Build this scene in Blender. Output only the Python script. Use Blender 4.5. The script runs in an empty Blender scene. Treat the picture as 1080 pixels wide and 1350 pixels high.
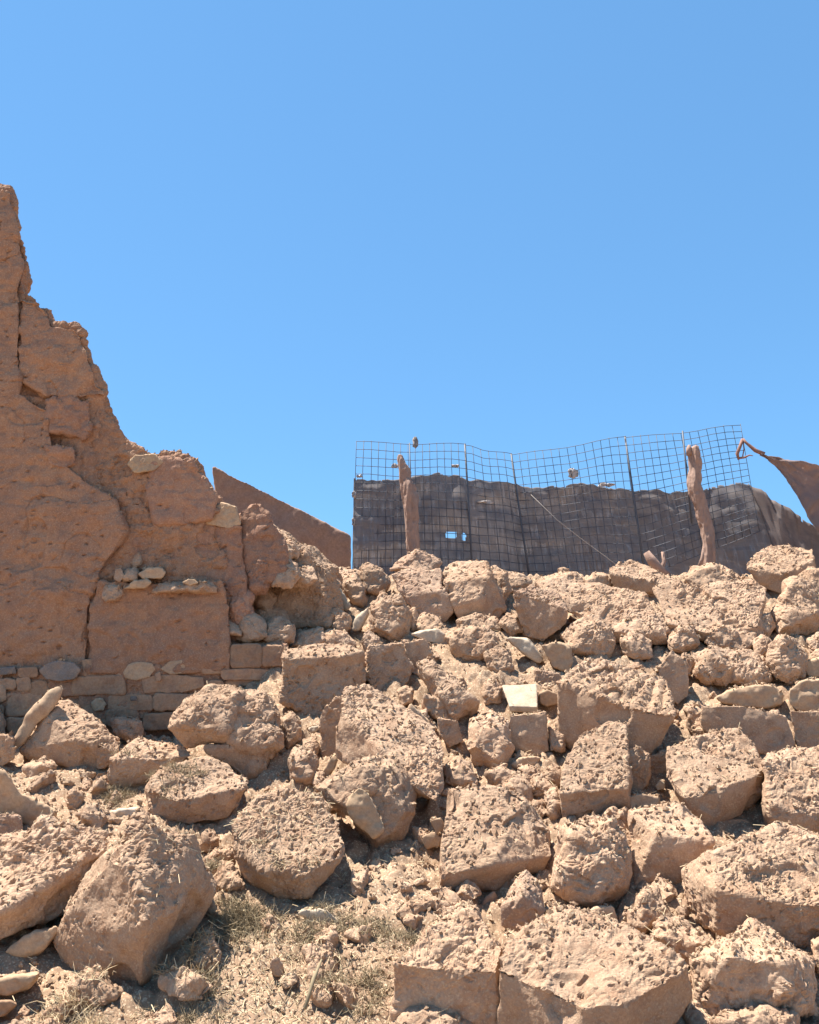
import bpy, bmesh, math, random, re
import numpy as np
from mathutils import Vector, Matrix, Euler
from mathutils.geometry import tessellate_polygon

random.seed(7)
rng = np.random.default_rng(11)
C = bpy.context.scene.collection

# ------------------------------------------------------------------ camera
F_PX, PITCH, CZ = 1130.0, math.radians(12), 1.6
scene = bpy.context.scene
cam_d = bpy.data.cameras.new('camera')
cam = bpy.data.objects.new('camera', cam_d); C.objects.link(cam)
cam.location = (0, 0, CZ)
cam.rotation_euler = (math.pi/2 + PITCH, 0, 0)
cam_d.sensor_fit = 'VERTICAL'; cam_d.sensor_height = 24
cam_d.lens = 24 * F_PX / 1350.0
cam_d.clip_end = 3000
scene.camera = cam
scene.cycles.diffuse_bounces = 8; scene.cycles.max_bounces = 12
scene.render.resolution_x, scene.render.resolution_y = 819, 1024

# ------------------------------------------------------------------ light
SUN = Vector((-0.36, 0.10, 0.925)).normalized()
EL = math.asin(SUN.z); AZ = math.atan2(SUN.x, SUN.y)
w = bpy.data.worlds.new('World'); scene.world = w; w.use_nodes = True
nt = w.node_tree; nt.nodes.clear()
sky = nt.nodes.new('ShaderNodeTexSky'); sky.sky_type = 'NISHITA'
sky.sun_disc = False; sky.sun_elevation = EL; sky.sun_rotation = AZ
sky.air_density = 1.0; sky.dust_density = 0.1; sky.ozone_density = 1.2; sky.altitude = 1500
gm = nt.nodes.new('ShaderNodeGamma'); gm.inputs['Gamma'].default_value = 0.5      # evens out the horizon-to-zenith range
hs = nt.nodes.new('ShaderNodeVectorMath'); hs.operation = 'MULTIPLY'; hs.inputs[1].default_value = (.83, 1.58, 2.28)
bg = nt.nodes.new('ShaderNodeBackground'); bg.inputs['Strength'].default_value = 0.077
wo = nt.nodes.new('ShaderNodeOutputWorld')
nt.links.new(sky.outputs[0], gm.inputs[0]); nt.links.new(gm.outputs[0], hs.inputs[0]); nt.links.new(hs.outputs[0], bg.inputs['Color']); nt.links.new(bg.outputs[0], wo.inputs[0])
sl = bpy.data.lights.new('sun', 'SUN'); sl.energy = 5.0; sl.angle = math.radians(0.53); sl.color = (1.0, 0.94, 0.86)
so = bpy.data.objects.new('sun', sl); C.objects.link(so)
so.rotation_euler = SUN.to_track_quat('Z', 'Y').to_euler(); so.location = (-8, 5, 18)
vs = scene.view_settings; vs.view_transform = 'Standard'; vs.look = 'None'; vs.gamma = 1; vs.exposure = 1.45

# ------------------------------------------------------------------ projection helpers
cp, sp = math.cos(PITCH), math.sin(PITCH)
def ray(px, py):
    u = (675 - py) / F_PX
    return Vector(((px - 540) / F_PX, cp - u*sp, sp + u*cp))
def at(px, py, Y):
    d = ray(px, py); return Vector((0, 0, CZ)) + d * (Y / d.y)

# visible surface of the heap: distance for each picture height, for the right and for the left part
PR = [(1560, 3.4), (1350, 4.6), (1200, 5.5), (1050, 6.6), (950, 7.5), (850, 8.7), (760, 10.4)]
PL = [(1560, 3.4), (1350, 4.6), (1200, 5.5), (1100, 6.3), (1000, 7.5), (965, 8.2)]
def knots(P):
    ys = [a[1] for a in P]; zs = [at(540, a[0], a[1]).z for a in P]
    return ys, zs
KRy, KRz = knots(PR); KLy, KLz = knots(PL)
KRy = [-80, 2.6] + KRy + [11.2, 60]; KRz = [-.25, -.2] + KRz + [3.15, 3.1]
KLy = [-80, 2.6] + KLy + [9.5, 60]; KLz = [-.25, -.2] + KLz + [1.4, 1.5]
def surf(x, y):
    """height of the visible heap surface (numpy)"""
    r = x / np.maximum(y, 3.0)
    t = np.clip((r + 0.27) / 0.12, 0, 1); t = t*t*(3-2*t)
    back = np.clip((y - 8.8)/1.2, 0, 1)
    t = np.maximum(t, back)
    return np.interp(y, KLy, KLz)*(1-t) + np.interp(y, KRy, KRz)*t
def Ysurf(px, py):
    t = min(max(((px-540)/F_PX + 0.27) / 0.12, 0), 1); t = t*t*(3-2*t)
    a = np.interp(-py, [-p[0] for p in PL], [p[1] for p in PL])
    if py < 965: a = min(8.2 + (965-py)*0.001, 8.32)
    b = np.interp(-py, [-p[0] for p in PR], [p[1] for p in PR])
    if py < 760: b += (760-py)*0.012
    return float(a*(1-t) + b*t)

# ------------------------------------------------------------------ numpy noise
def _hash(ix, iy, iz, s):
    h = (ix.astype(np.int64)*73856093) ^ (iy.astype(np.int64)*19349663) ^ (iz.astype(np.int64)*83492791) ^ (s*2654435761)
    h &= 0xffffffff
    h = ((h ^ (h >> 16)) * 0x45d9f3b) & 0xffffffff
    h = ((h ^ (h >> 16)) * 0x45d9f3b) & 0xffffffff
    return (h ^ (h >> 16)) & 0xffffffff
def vnoise(p, s=0):
    i = np.floor(p); f = p - i; f = f*f*f*(f*(f*6-15)+10); i = i.astype(np.int64)
    r = 0
    for dx in (0, 1):
        wx = f[:, 0] if dx else 1-f[:, 0]
        for dy in (0, 1):
            wy = f[:, 1] if dy else 1-f[:, 1]
            for dz in (0, 1):
                wz = f[:, 2] if dz else 1-f[:, 2]
                r = r + wx*wy*wz*(_hash(i[:, 0]+dx, i[:, 1]+dy, i[:, 2]+dz, s)/2147483648.0 - 1)
    return r
def fbm(p, oct=3, s=0):
    a, t = 1.0, 0
    for k in range(oct):
        t = t + a*vnoise(p*(2.03**k) + 17.3*k, s+k); a *= 0.5
    return t
def worley(p, s=0):
    """distance to the nearest jittered cell point, 8-cell search; also a per-cell random"""
    b = np.floor(p - 0.5).astype(np.int64)
    best = np.full(len(p), 9.0); rid = np.zeros(len(p))
    for dx in (0, 1):
        for dy in (0, 1):
            for dz in (0, 1):
                c = b + np.array([dx, dy, dz])
                h = _hash(c[:, 0], c[:, 1], c[:, 2], s)
                q = np.stack([(h & 1023)/1023.0, ((h >> 10) & 1023)/1023.0, ((h >> 20) & 1023)/1023.0], 1)*0.7 + 0.15
                d = np.sqrt(((c + q - p)**2).sum(1))
                m = d < best; best = np.where(m, d, best); rid = np.where(m, (h >> 5 & 255)/255.0, rid)
    return best, rid
def sstep(a, b, x):
    t = np.clip((x-a)/(b-a), 0, 1); return t*t*(3-2*t)

# ------------------------------------------------------------------ materials
def newmat(name):
    m = bpy.data.materials.new(name); m.use_nodes = True
    n = m.node_tree; n.nodes.clear()
    o = n.nodes.new('ShaderNodeOutputMaterial'); b = n.nodes.new('ShaderNodeBsdfPrincipled')
    n.links.new(b.outputs[0], o.inputs[0]); return m, n, b
def earth(name, c1, c2, c3, bump=1.0, fine=75.0, rough=0.95, speck=(0.6, 0.48, 0.33), specks=0.25, vary=0.12):
    m, n, b = newmat(name); N = n.nodes.new; L = n.links.new
    g = N('ShaderNodeNewGeometry')
    def noise(sc, det, ro=0.55):
        t = N('ShaderNodeTexNoise'); t.inputs['Scale'].default_value = sc; t.inputs['Detail'].default_value = det
        t.inputs['Roughness'].default_value = ro; L(g.outputs['Position'], t.inputs['Vector']); return t
    def ramp(src, a, c):
        r = N('ShaderNodeMapRange'); r.inputs[1].default_value = a; r.inputs[2].default_value = c; L(src, r.inputs[0]); return r.outputs[0]
    def mix(f, A, B, mode='MIX'):
        x = N('ShaderNodeMix'); x.data_type = 'RGBA'; x.blend_type = mode
        for s_, v in ((0, f), (6, A), (7, B)):
            if hasattr(v, 'node'): L(v, x.inputs[s_])
            elif isinstance(v, (int, float)): x.inputs[s_].default_value = v
            else: x.inputs[s_].default_value = (*v, 1)
        return x.outputs[2]
    big = noise(1.7, 4); mid = noise(9, 6); fi = noise(fine, 6, 0.78)
    col = mix(ramp(big.outputs[0], .38, .62), c1, c2)
    col = mix(ramp(mid.outputs[0], .45, .72), col, c3)
    v = N('ShaderNodeTexVoronoi'); v.inputs['Scale'].default_value = 120; L(g.outputs['Position'], v.inputs['Vector'])
    sx = N('ShaderNodeSeparateColor'); L(v.outputs['Color'], sx.inputs[0])
    sm = N('ShaderNodeMath'); sm.operation = 'MULTIPLY'; L(ramp(sx.outputs[0], .82, .9), sm.inputs[0]); sm.inputs[1].default_value = specks
    col = mix(sm.outputs[0], col, speck)
    # fine tonal grain
    gr = ramp(fi.outputs[0], .3, .7)
    bw = N('ShaderNodeMapRange'); bw.inputs[3].default_value = 0.76; bw.inputs[4].default_value = 1.2; L(gr, bw.inputs[0])
    oi = N('ShaderNodeObjectInfo'); orr = N('ShaderNodeMapRange'); orr.inputs[3].default_value = 1-vary; orr.inputs[4].default_value = 1+vary; L(oi.outputs['Random'], orr.inputs[0])
    mm = N('ShaderNodeMath'); mm.operation = 'MULTIPLY'; L(bw.outputs[0], mm.inputs[0]); L(orr.outputs[0], mm.inputs[1])
    vm = N('ShaderNodeVectorMath'); vm.operation = 'SCALE'; L(col, vm.inputs[0]); L(mm.outputs[0], vm.inputs['Scale'])
    L(vm.outputs[0], b.inputs['Base Color']); b.inputs['Roughness'].default_value = rough
    b.inputs['Specular IOR Level'].default_value = 0.15
    bp = N('ShaderNodeBump'); bp.inputs['Strength'].default_value = bump; bp.inputs['Distance'].default_value = 0.007
    ad = N('ShaderNodeMath'); ad.operation = 'MULTIPLY_ADD'; L(mid.outputs[0], ad.inputs[0]); ad.inputs[1].default_value = 0.5; L(fi.outputs[0], ad.inputs[2])
    L(ad.outputs[0], bp.inputs['Height']); L(bp.outputs[0], b.inputs['Normal'])
    return m
M = {}
M['mud'] = earth('dried_mud', (0.376, 0.247, 0.159), (0.428, 0.288, 0.191), (0.317, 0.192, 0.119))
M['red'] = earth('red_mud', (0.340, 0.217, 0.147), (0.379, 0.257, 0.175), (0.293, 0.189, 0.125))
M['wall'] = earth('rammed_earth', (0.303, 0.170, 0.107), (0.337, 0.191, 0.115), (0.252, 0.142, 0.093), fine=60, specks=.15)
M['wallblock'] = earth('rammed_earth_block', (0.325, 0.183, 0.120), (0.369, 0.208, 0.132), (0.275, 0.153, 0.107), fine=60, specks=.15)
M['soil'] = earth('loose_soil', (0.299, 0.199, 0.126), (0.338, 0.229, 0.147), (0.247, 0.156, 0.099), bump=1.0, specks=.6, vary=0)
M['pale'] = earth('pale_stone', (0.416, 0.289, 0.185), (0.454, 0.323, 0.210), (0.340, 0.213, 0.133), bump=.35, specks=.1)
M['white'] = earth('whitish_stone', (0.431, 0.341, 0.243), (0.463, 0.378, 0.280), (0.349, 0.254, 0.173), bump=.3, specks=0)
M['tan'] = earth('tan_stone', (0.410, 0.280, 0.176), (0.443, 0.304, 0.187), (0.353, 0.232, 0.148), bump=.3, specks=.05, fine=40)
M['base'] = earth('base_stone', (0.344, 0.210, 0.129), (0.385, 0.237, 0.143), (0.270, 0.167, 0.111), bump=.35, specks=.05, fine=40, vary=.2)
M['grey'] = earth('grey_stone', (0.160, 0.140, 0.128), (0.200, 0.168, 0.144), (0.304, 0.208, 0.144), bump=.35, specks=.05)
M['plaster'] = earth('smooth_mud_render', (0.315, 0.202, 0.148), (0.340, 0.222, 0.165), (0.289, 0.181, 0.133), bump=.25, specks=0, fine=30)

# ------------------------------------------------------------------ object helpers
def tag(o, label=None, cat=None, group=None, kind=None):
    if label: o['label'] = label
    if cat: o['category'] = cat
    if group: o['group'] = group
    if kind: o['kind'] = kind
    return o
def empty(name, loc, label, cat, group=None):
    o = bpy.data.objects.new(name, None); C.objects.link(o); o.location = loc; o.empty_display_size = .2
    return tag(o, label, cat, group)
def link(name, me, mat, parent=None):
    o = bpy.data.objects.new(name, me); C.objects.link(o)
    if mat: me.materials.append(mat)
    if parent: o.parent = parent
    return o
def rebase(me, o, parent=None):
    """move the object's origin to the base of its mesh"""
    n = len(me.vertices); co = np.empty(n*3, np.float32); me.vertices.foreach_get('co', co); co = co.reshape(-1, 3)
    b = np.array([(co[:, 0].min()+co[:, 0].max())/2, (co[:, 1].min()+co[:, 1].max())/2, co[:, 2].min()])
    me.vertices.foreach_set('co', (co-b).astype(np.float32).ravel()); me.update()
    o.location = b if parent is None else Vector(b) - parent.location
def smooth(me, on=True):
    me.polygons.foreach_set('use_smooth', np.full(len(me.polygons), on)); me.update()

tmp = bpy.data.objects.new('remesher', bpy.data.meshes.new('remesher_mesh')); C.objects.link(tmp)
rm = tmp.modifiers.new('r', 'REMESH'); rm.mode = 'VOXEL'
smo = tmp.modifiers.new('s', 'SMOOTH'); smo.factor = .5
def voxel(bm, size, soft=2):
    me0 = bpy.data.meshes.new('m'); bm.to_mesh(me0); bm.free()
    old = tmp.data; tmp.data = me0; bpy.data.meshes.remove(old); rm.voxel_size = size; smo.iterations = soft; smo.show_viewport = smo.show_render = soft > 0
    dg = bpy.context.evaluated_depsgraph_get(); dg.update()
    me = bpy.data.meshes.new_from_object(tmp.evaluated_get(dg))
    me.materials.clear()
    return me
def arrays(me):
    n = len(me.vertices); co = np.empty(n*3, np.float32); me.vertices.foreach_get('co', co)
    no = np.empty(n*3, np.float32); me.vertex_normals.foreach_get('vector', no)
    return co.reshape(-1, 3).astype(np.float64), no.reshape(-1, 3).astype(np.float64)
def billow(p, octs, s=0):
    t = 0
    for k, (f, a) in enumerate(octs): t = t + a*np.abs(vnoise(p*f + 5.1*k, s+k))
    return t
def roughen(me, size, rough=1.0, side=0.2, shape=0.05, seed=0, amp=1.0, strata=0.0):
    co, no = arrays(me)
    # large irregularity of the whole piece with broken-out scoops, then crumbly tops and smoother formed sides
    p = co + seed*3.7
    d = shape*size*fbm(p*(2.2/size), 2, seed) + .4*shape*size*fbm(p*(6/size), 2, seed+4)
    wp = p + .06*size*np.stack([vnoise(p*(5/size), seed+40), vnoise(p*(5/size), seed+41), vnoise(p*(5/size), seed+42)], 1)
    c1, q1 = worley(wp*(3.6/size), seed+11)
    d -= .035*size*min(amp, 1)*sstep(.55, .40, c1)*(q1 > .75)*min(1, rough*1.2)
    me.vertices.foreach_set('co', (co + no*d[:, None]).astype(np.float32).ravel()); me.update()
    co2, no2 = arrays(me)
    top = sstep(0.2, 0.55, no2[:, 2] + 0.25*vnoise(p*5, seed+9))
    wgt = rough*(side + (1-side)*top)
    s = min(1.0, 0.5 + size*0.6)*amp*(.42 + .38*((seed*0.618) % 1))
    wq = p + .03*np.stack([vnoise(p*14, 50), vnoise(p*14, 51), vnoise(p*14, 52)], 1)
    mask = .45 + .9*sstep(-.3, .4, vnoise(p*3.1, seed+13))
    d = s*wgt*mask*(billow(wq, ((6, .040), (16, .020), (33, .018), (58, .014)), seed) - .022)
    f1, r1 = worley(wq*15, seed+1); f2, r2 = worley(wq*34, seed+2)
    d += s*wgt*((r1 > .8)*.012*sstep(.45, .15, f1) + (r2 > .6)*.010*sstep(.5, .2, f2)*mask)
    pit = worley(wq*21, seed+3)
    d -= s*wgt*.028*sstep(.36, .2, pit[0])*(pit[1] > .55)
    d += s*(.010*fbm(p*4, 2, seed+7) + .005*fbm(p*16, 3, seed+6))
    if strata:
        d += strata*top*np.abs(np.sin((co2[:, 0]*.7 - co2[:, 1]*.9 + co2[:, 2]*.4)*42 + 3*fbm(p*2.5, 2, 8)))*0.022
    me.vertices.foreach_set('co', (co2 + no2*d[:, None]).astype(np.float32).ravel())
    smooth(me, rough < .4)

def hull_into(bm, pts):
    vs_ = [bm.verts.new(p) for p in pts]
    r = bmesh.ops.convex_hull(bm, input=vs_)
    dead = [e for e in r['geom_interior'] + r['geom_unused'] if isinstance(e, bmesh.types.BMVert)]
    bmesh.ops.delete(bm, geom=list(set(dead)), context='VERTS')

def group_points(txt, Y0, tau, phi, T):
    P = re.findall(r'(-?\d+),(-?\d+)([fnb]|:-?\d+)?', txt)
    P = [(int(a), int(b), t) for a, b, t in P]
    cx = sum(p[0] for p in P)/len(P); cy = sum(p[1] for p in P)/len(P)
    wpx = max(p[0] for p in P) - min(p[0] for p in P); hpx = max(p[1] for p in P) - min(p[1] for p in P)
    size = (wpx*hpx)**0.5 * Y0 / F_PX
    T = T or size*0.85
    out = []
    if not any(p[2] for p in P):                       # plain outline: a rounded clod
        rj = random.Random(int(cx*7+cy*13))
        for x, y, t in P:
            up = (cy - y)/max(hpx, 1) + rj.uniform(-.45, .45)
            out.append(at(x, y, Y0 + size*(0.30 + 0.35*up)))
            rr_ = rj.uniform(.5, .78); out.append(at(cx+(x-cx)*rr_, cy+(y-cy)*rr_, Y0 + size*(0.06 + 0.22*up)))
            out.append(at(cx+(x-cx)*.8, cy+(y-cy)*.8, Y0 + size*(0.30+0.35*up) + T*0.6))
        return out, size
    n_pts = [p for p in P if p[2] == 'n'] or [p for p in P if p[2]]
    ref = at(sum(p[0] for p in n_pts)/len(n_pts), sum(p[1] for p in n_pts)/len(n_pts), Y0)
    ta, ph = math.radians(tau), math.radians(phi)
    nn = Vector((math.sin(ta)*math.sin(ph), -math.sin(ta)*math.cos(ph), math.cos(ta)))
    has_top = any(p[2] == 'f' for p in P); ndep = []
    def plane(x, y, lo, hi):
        d = ray(x, y); den = nn.dot(d); Y = Y0 + size
        if abs(den) > 1e-3:
            k = nn.dot(ref - Vector((0, 0, CZ)))/den
            Y = k*d.y if k > 0 else Y0 + size
        return min(max(Y, Y0 + lo), Y0 + hi)
    if has_top:
        for x, y, t in P:
            if t == 'n': ndep.append((x, plane(x, y, -.35*size, .45*size)))
    for x, y, t in P:
        if t == 'f': Y = plane(x, y, -.05, size*1.1)
        elif t == 'n': Y = plane(x, y, -.35*size, .45*size) if has_top else Y0
        elif t == 'b':
            Y = Y0 + 0.10*size
            if ndep:
                ws = [(1/(abs(q[0]-x)+8)**2, q[1]) for q in ndep]
                Y = sum(a_*b_ for a_, b_ in ws)/sum(a_ for a_, b_ in ws) + .08*size
        elif t: Y = Y0 + int(t[1:])*0.01
        else: Y = Y0 + 0.2*size
        out.append(at(x, y, Y))
        out.append(at(cx+(x-cx)*.84, cy+(y-cy)*.84, Y + T*0.55 + (0 if t == 'f' else T*.35)))
    return out, size

ROCKS = []
seedc = [0]
def R(label, txt, mat='mud', name='mud_block', cat='mud block', rough=1.0, side=0.55, tau=38, phi=0, T=None, dy=0.0,
      shape=0.035, vox=None, group=None, parent=None, amp=1.0, Y=None, soft=0.02, strata=0.0):
    seedc[0] += 1
    parts = txt.split('|')
    allp = [(int(a), int(b)) for a, b in re.findall(r'(-?\d+),(-?\d+)', txt)]
    ymax = max(p[1] for p in allp); xm = sum(p[0] for p in allp)/len(allp)
    Y0 = (Y if Y is not None else Ysurf(xm, ymax)) + dy
    bm = bmesh.new(); size = 0
    for g in parts:
        pts, s = group_points(g, Y0, tau, phi, T); size = max(size, s)
        hull_into(bm, pts)
    v = vox or min(max(Y0*0.00125, size/85), size/16)
    me = voxel(bm, v, max(1, int((soft*size/v)**2))); me.name = name
    roughen(me, size, rough, side, shape, seedc[0], amp, strata)
    o = link(name, me, M[mat], parent)
    rebase(me, o, parent)
    if parent is None: tag(o, label, cat, group); ROCKS.append(o)
    elif label: o['label'] = label
    return o
def S(label, txt, mat='pale', **k):                    # smooth-ish stones
    k.setdefault('name', 'stone'); k.setdefault('cat', 'stone'); k.setdefault('rough', .25); k.setdefault('amp', .6); k.setdefault('shape', .05); k.setdefault('soft', .2)
    return R(label, txt, mat, **k)
def K(label, txt, mat='mud', **k):                     # rough clods
    k.setdefault('name', 'mud_clod'); k.setdefault('cat', 'clod'); k.setdefault('side', .7); k.setdefault('shape', .06); k.setdefault('amp', 1.0)
    return R(label, txt, mat, **k)

# ------------------------------------------------------------------ the heap's ground
def axis(lo, hi, flo, fhi, step, grow=1.18):
    a = list(np.arange(flo, fhi, step)); s = step
    x = a[-1]
    while x < hi: s *= grow; x += s; a.append(x)
    s = step; x = a[0]
    while x > lo: s *= grow; x -= s; a.insert(0, x)
    return np.array(a)
def make_ground():
    xs = axis(-300, 300, -4.6, 4.9, 0.014); ys = axis(-60, 500, 3.6, 11.0, 0.014)
    X, Yg = np.meshgrid(xs, ys); x = X.ravel(); y = Yg.ravel()
    z = surf(x, y)
    r = x/np.maximum(y, 3.0); px = 540 + F_PX*r
    near = sstep(3.0, 3.8, y)*sstep(20, 12, y)
    def patch(cx, wx, cy, wy): return np.clip(1.35 - np.sqrt(((px-cx)/wx)**2 + ((y-cy)/wy)**2), 0, 1)
    soil = np.maximum.reduce([patch(385, 160, 4.9, 1.0), patch(120, 150, 6.9, .75), patch(620, 60, 8.8, .5), patch(420, 140, 5.6, .35), patch(60, 120, 4.7, .6)])
    soil = sstep(0, .6, soil)
    z = z - 0.06*(1-soil)*near
    p = np.stack([x, y, z], 1)
    m = near > 0.01; q = p[m]
    q = q + .04*np.stack([vnoise(q*9, 50), vnoise(q*9, 51), vnoise(q*9, 52)], 1)
    d = 0.05*fbm(q*1.6, 3, 21) + 0.02*fbm(q*6, 3, 22)
    f1, r1 = worley(q*11 + .3*fbm(q*6, 2, 2)[:, None], 31); f2, r2 = worley(q*26, 32); f3, r3 = worley(q*4.2, 33)
    so_ = soil[m]
    d += 0.055*(.5-f1)*(r1**1.5+.15)*(0.45+.55*(1-so_)) + .022*(.5-f2)*(.2+r2)
    d += (0.16*(.5-f3)*(.3+r3))*(1-so_)
    d += (1-.5*so_)*billow(q, ((6, .04), (14, .035), (29, .028), (50, .018)), 70) - .03
    z[m] += d*near[m]
    nx, ny = len(xs), len(ys)
    idx = np.arange(nx*ny).reshape(ny, nx)
    f = np.stack([idx[:-1, :-1], idx[:-1, 1:], idx[1:, 1:], idx[1:, :-1]], -1).reshape(-1, 4)
    me = bpy.data.meshes.new('ground')
    me.vertices.add(nx*ny); me.vertices.foreach_set('co', np.stack([x, y, z], 1).astype(np.float32).ravel())
    me.loops.add(len(f)*4); me.loops.foreach_set('vertex_index', f.astype(np.int32).ravel())
    me.polygons.add(len(f)); me.polygons.foreach_set('loop_start', np.arange(0, len(f)*4, 4, dtype=np.int32))
    me.update(calc_edges=True); smooth(me)
    return tag(link('ground', me, M['soil']), kind='structure')
ground = make_ground()

# ------------------------------------------------------------------ ruined wall on the left
def prism(bm, txt, Yf, Yb):
    P = [(int(a), int(b)) for a, b in re.findall(r'(-?\d+),(-?\d+)', txt)] if isinstance(txt, str) else txt
    fr = [bm.verts.new(at(a, b, Yf)) for a, b in P]
    bk = []
    for v in fr: bk.append(bm.verts.new((v.co.x*Yb/Yf, Yb, v.co.z)))
    tri = tessellate_polygon([[Vector((a, -b, 0)) for a, b in P]])
    for t in tri:
        try: bm.faces.new([fr[i] for i in t]); bm.faces.new([bk[i] for i in reversed(t)])
        except ValueError: pass
    for i in range(len(P)):
        j = (i+1) % len(P)
        try: bm.faces.new((fr[j], fr[i], bk[i], bk[j]))
        except ValueError: pass
    bmesh.ops.recalc_face_normals(bm, faces=bm.faces)
wall = empty('ruined_wall', at(60, 960, 8.6), 'tall ruined rammed-earth wall on the left, its broken end stepping down into the rubble over a stone base', 'ruined wall')
def layer(name, txt, Yf, Yb, mat='wall', rough=.6, side=.35, shape=.02, amp=1.0, label=None, seed=0, vox=.014, size=1.0, cracks=0.0, er=.4):
    bm = bmesh.new()
    for k, t in enumerate(txt.split('|')):
        b2 = bmesh.new(); prism(b2, t, Yf + k*0.013, Yb + k*0.02)
        m_ = bpy.data.meshes.new('x'); b2.to_mesh(m_); b2.free(); bm.from_mesh(m_); bpy.data.meshes.remove(m_)
    me = voxel(bm, vox); me.name = name
    co, no = arrays(me); p = co + seed
    # erosion: stepped hollows, shallow pits of fallen straw and pebbles
    d = .035*fbm(p*1.5, 3, seed) + .012*fbm(p*5, 3, seed+1)
    pit, rr = worley((p + .05*fbm(p*7, 2, 91)[:, None])*np.array([11, 11, 21]), seed+4)
    d -= .030*sstep(.42, .05, pit)*sstep(.6, 1, rr)
    d += .006*fbm(p*np.array([22, 22, 9]), 3, 92) + .012*fbm(p*np.array([3, 3, 9]), 3, 93)
    d += er*(.035*np.abs(vnoise(p*2.6, seed+31)) + .04*np.abs(vnoise(p*5.7, seed+32)) + .02*np.abs(vnoise(p*12, seed+33)))
    c1, q1 = worley(p*np.array([1.6, 1.6, 2.3]) + .5*fbm(p*2, 2, 77)[:, None], seed+60); d -= .05*er*sstep(.5, .35, c1)*(q1 > .6)
    if cracks:
        a = np.abs(fbm(p*np.array([1.3, 1.3, 1.9]), 3, seed+20)); d -= cracks*sstep(.05, .0, a)
    me.vertices.foreach_set('co', (co + no*d[:, None]).astype(np.float32).ravel()); me.update()
    roughen(me, size, rough, side, shape*0.3, seed+50, amp)
    o = link(name, me, M[mat], wall); rebase(me, o, wall)
    if label: o['label'] = label
    return o
sil = ('-700,40 -60,242 12,250 16,262 22,300 36,345 28,372 32,388 48,393 50,405 66,410 67,428 104,428 110,445 118,480 128,495 138,508 140,528 '
       '147,540 156,567 172,585 190,593 230,598 256,606 270,628 276,640 286,652 286,690 300,760 300,905 -700,905')
layer('earth_core', sil, 8.51, 9.15, seed=1, size=1.5, rough=.8, side=.6, er=.9)
layer('earth_panel', '-700,60 -60,246 10,252 20,300 30,345 24,375 24,520 62,540 70,600 118,640 152,660 164,700 150,725 126,765 117,800 113,886 -700,886', 8.40, 8.95, seed=2, size=1.5, rough=.45, side=.25, cracks=.012)
layer('earth_panel', '26,392 48,396 64,412 66,430 102,432 112,460 124,492 134,508 138,520 100,524 60,520 26,500', 8.42, 8.95, seed=3, rough=.5, label='upper panel with a broken sloping right edge')
layer('earth_block', '64,528 90,524 114,533 119,560 112,578 84,568 66,570', 8.44, 8.95, 'wallblock', seed=4, size=.4, rough=.8, side=.5, er=.9)
layer('earth_block', '116,524 140,528 150,560 170,588 190,600 192,640 150,648 120,620 118,575', 8.54, 9.0, seed=5, size=.5, rough=.9, side=.7)
layer('earth_block', '60,588 96,590 102,612 88,618 64,612', 8.38, 8.8, 'wallblock', seed=6, size=.3, rough=.4)
layer('earth_block', '196,606 226,600 252,607 268,630 284,655 278,682 240,690 208,690 196,655', 8.45, 9.0, 'wallblock', seed=7, size=.6, rough=.5, label='jutting block under the sloping top')
layer('earth_block', '158,644 196,640 210,690 215,700 160,700', 8.58, 9.0, seed=8, size=.5, rough=.9, side=.6)
layer('earth_block', '168,704 200,696 240,693 318,694 324,764 166,776', 8.52, 9.05, 'wallblock', seed=9, size=.8, rough=.4, side=.2, label='square-edged earth block above the ledge')
layer('earth_block', '119,792 132,768 160,770 290,766 302,800 300,846 302,884 117,886', 8.37, 9.0, seed=10, size=.9, rough=.45, side=.25, label='wide smooth block above the stone base')
layer('earth_block', '286,768 326,764 330,830 306,848 298,830', 8.52, 9.05, 'wallblock', seed=11, size=.5, rough=.5)
layer('earth_block', '315,672 340,662 353,674 360,694 372,712 378,765 326,768', 8.62, 9.2, 'wallblock', seed=12, size=.5, rough=.7, label='narrow leaning block at the broken end')
R(None, '168,612n 178,600n 205,598n 216,610n 205,620n 178,624n', 'tan', parent=wall, name='stone', Y=8.42, rough=.5, T=.35)
R(None, '272,690n 276,672n 292,662n 312,668n 318,692n 300,697n', 'tan', parent=wall, name='stone', Y=8.50, rough=.5, T=.35)
# the stone base
layer('mortar', '-700,880 300,880 300,985 -700,985|290,852 374,852 374,960 290,985', 8.40, 8.95, 'wall', seed=14, size=1, rough=.8, side=.6)
def WS(txt, mat='base', Y=8.345, label=None):
    pts = [(int(a), int(b)) for a, b in re.findall(r'(-?\d+),(-?\d+)', txt)]
    if len(pts) == 2:
        (a, b), (c, d) = pts; j = lambda: random.uniform(-2.2, 2.2); w_ = min(3, (c-a)*.12); a -= 1; c += 1; b -= 1; d += 1
        q = [(a+j()*.4, b+4+j()), (a+w_, b+j()*.6), ((a+c)/2, b-1+j()*.6), (c-w_, b+j()*.6), (c+j()*.4, b+4+j()), (c+j()*.4, d-4), (c-w_, d), (a+w_, d), (a+j()*.4, d-4)]
    else: q = pts
    t = ' '.join('%d,%dn' % (round(x), round(y)) for x, y in q)
    R(label, t, mat, parent=wall, name='base_stone', Y=Y+random.uniform(-.03, .03), rough=.5, side=.8, T=.25, shape=.03, amp=.6, vox=.0115)
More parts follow.
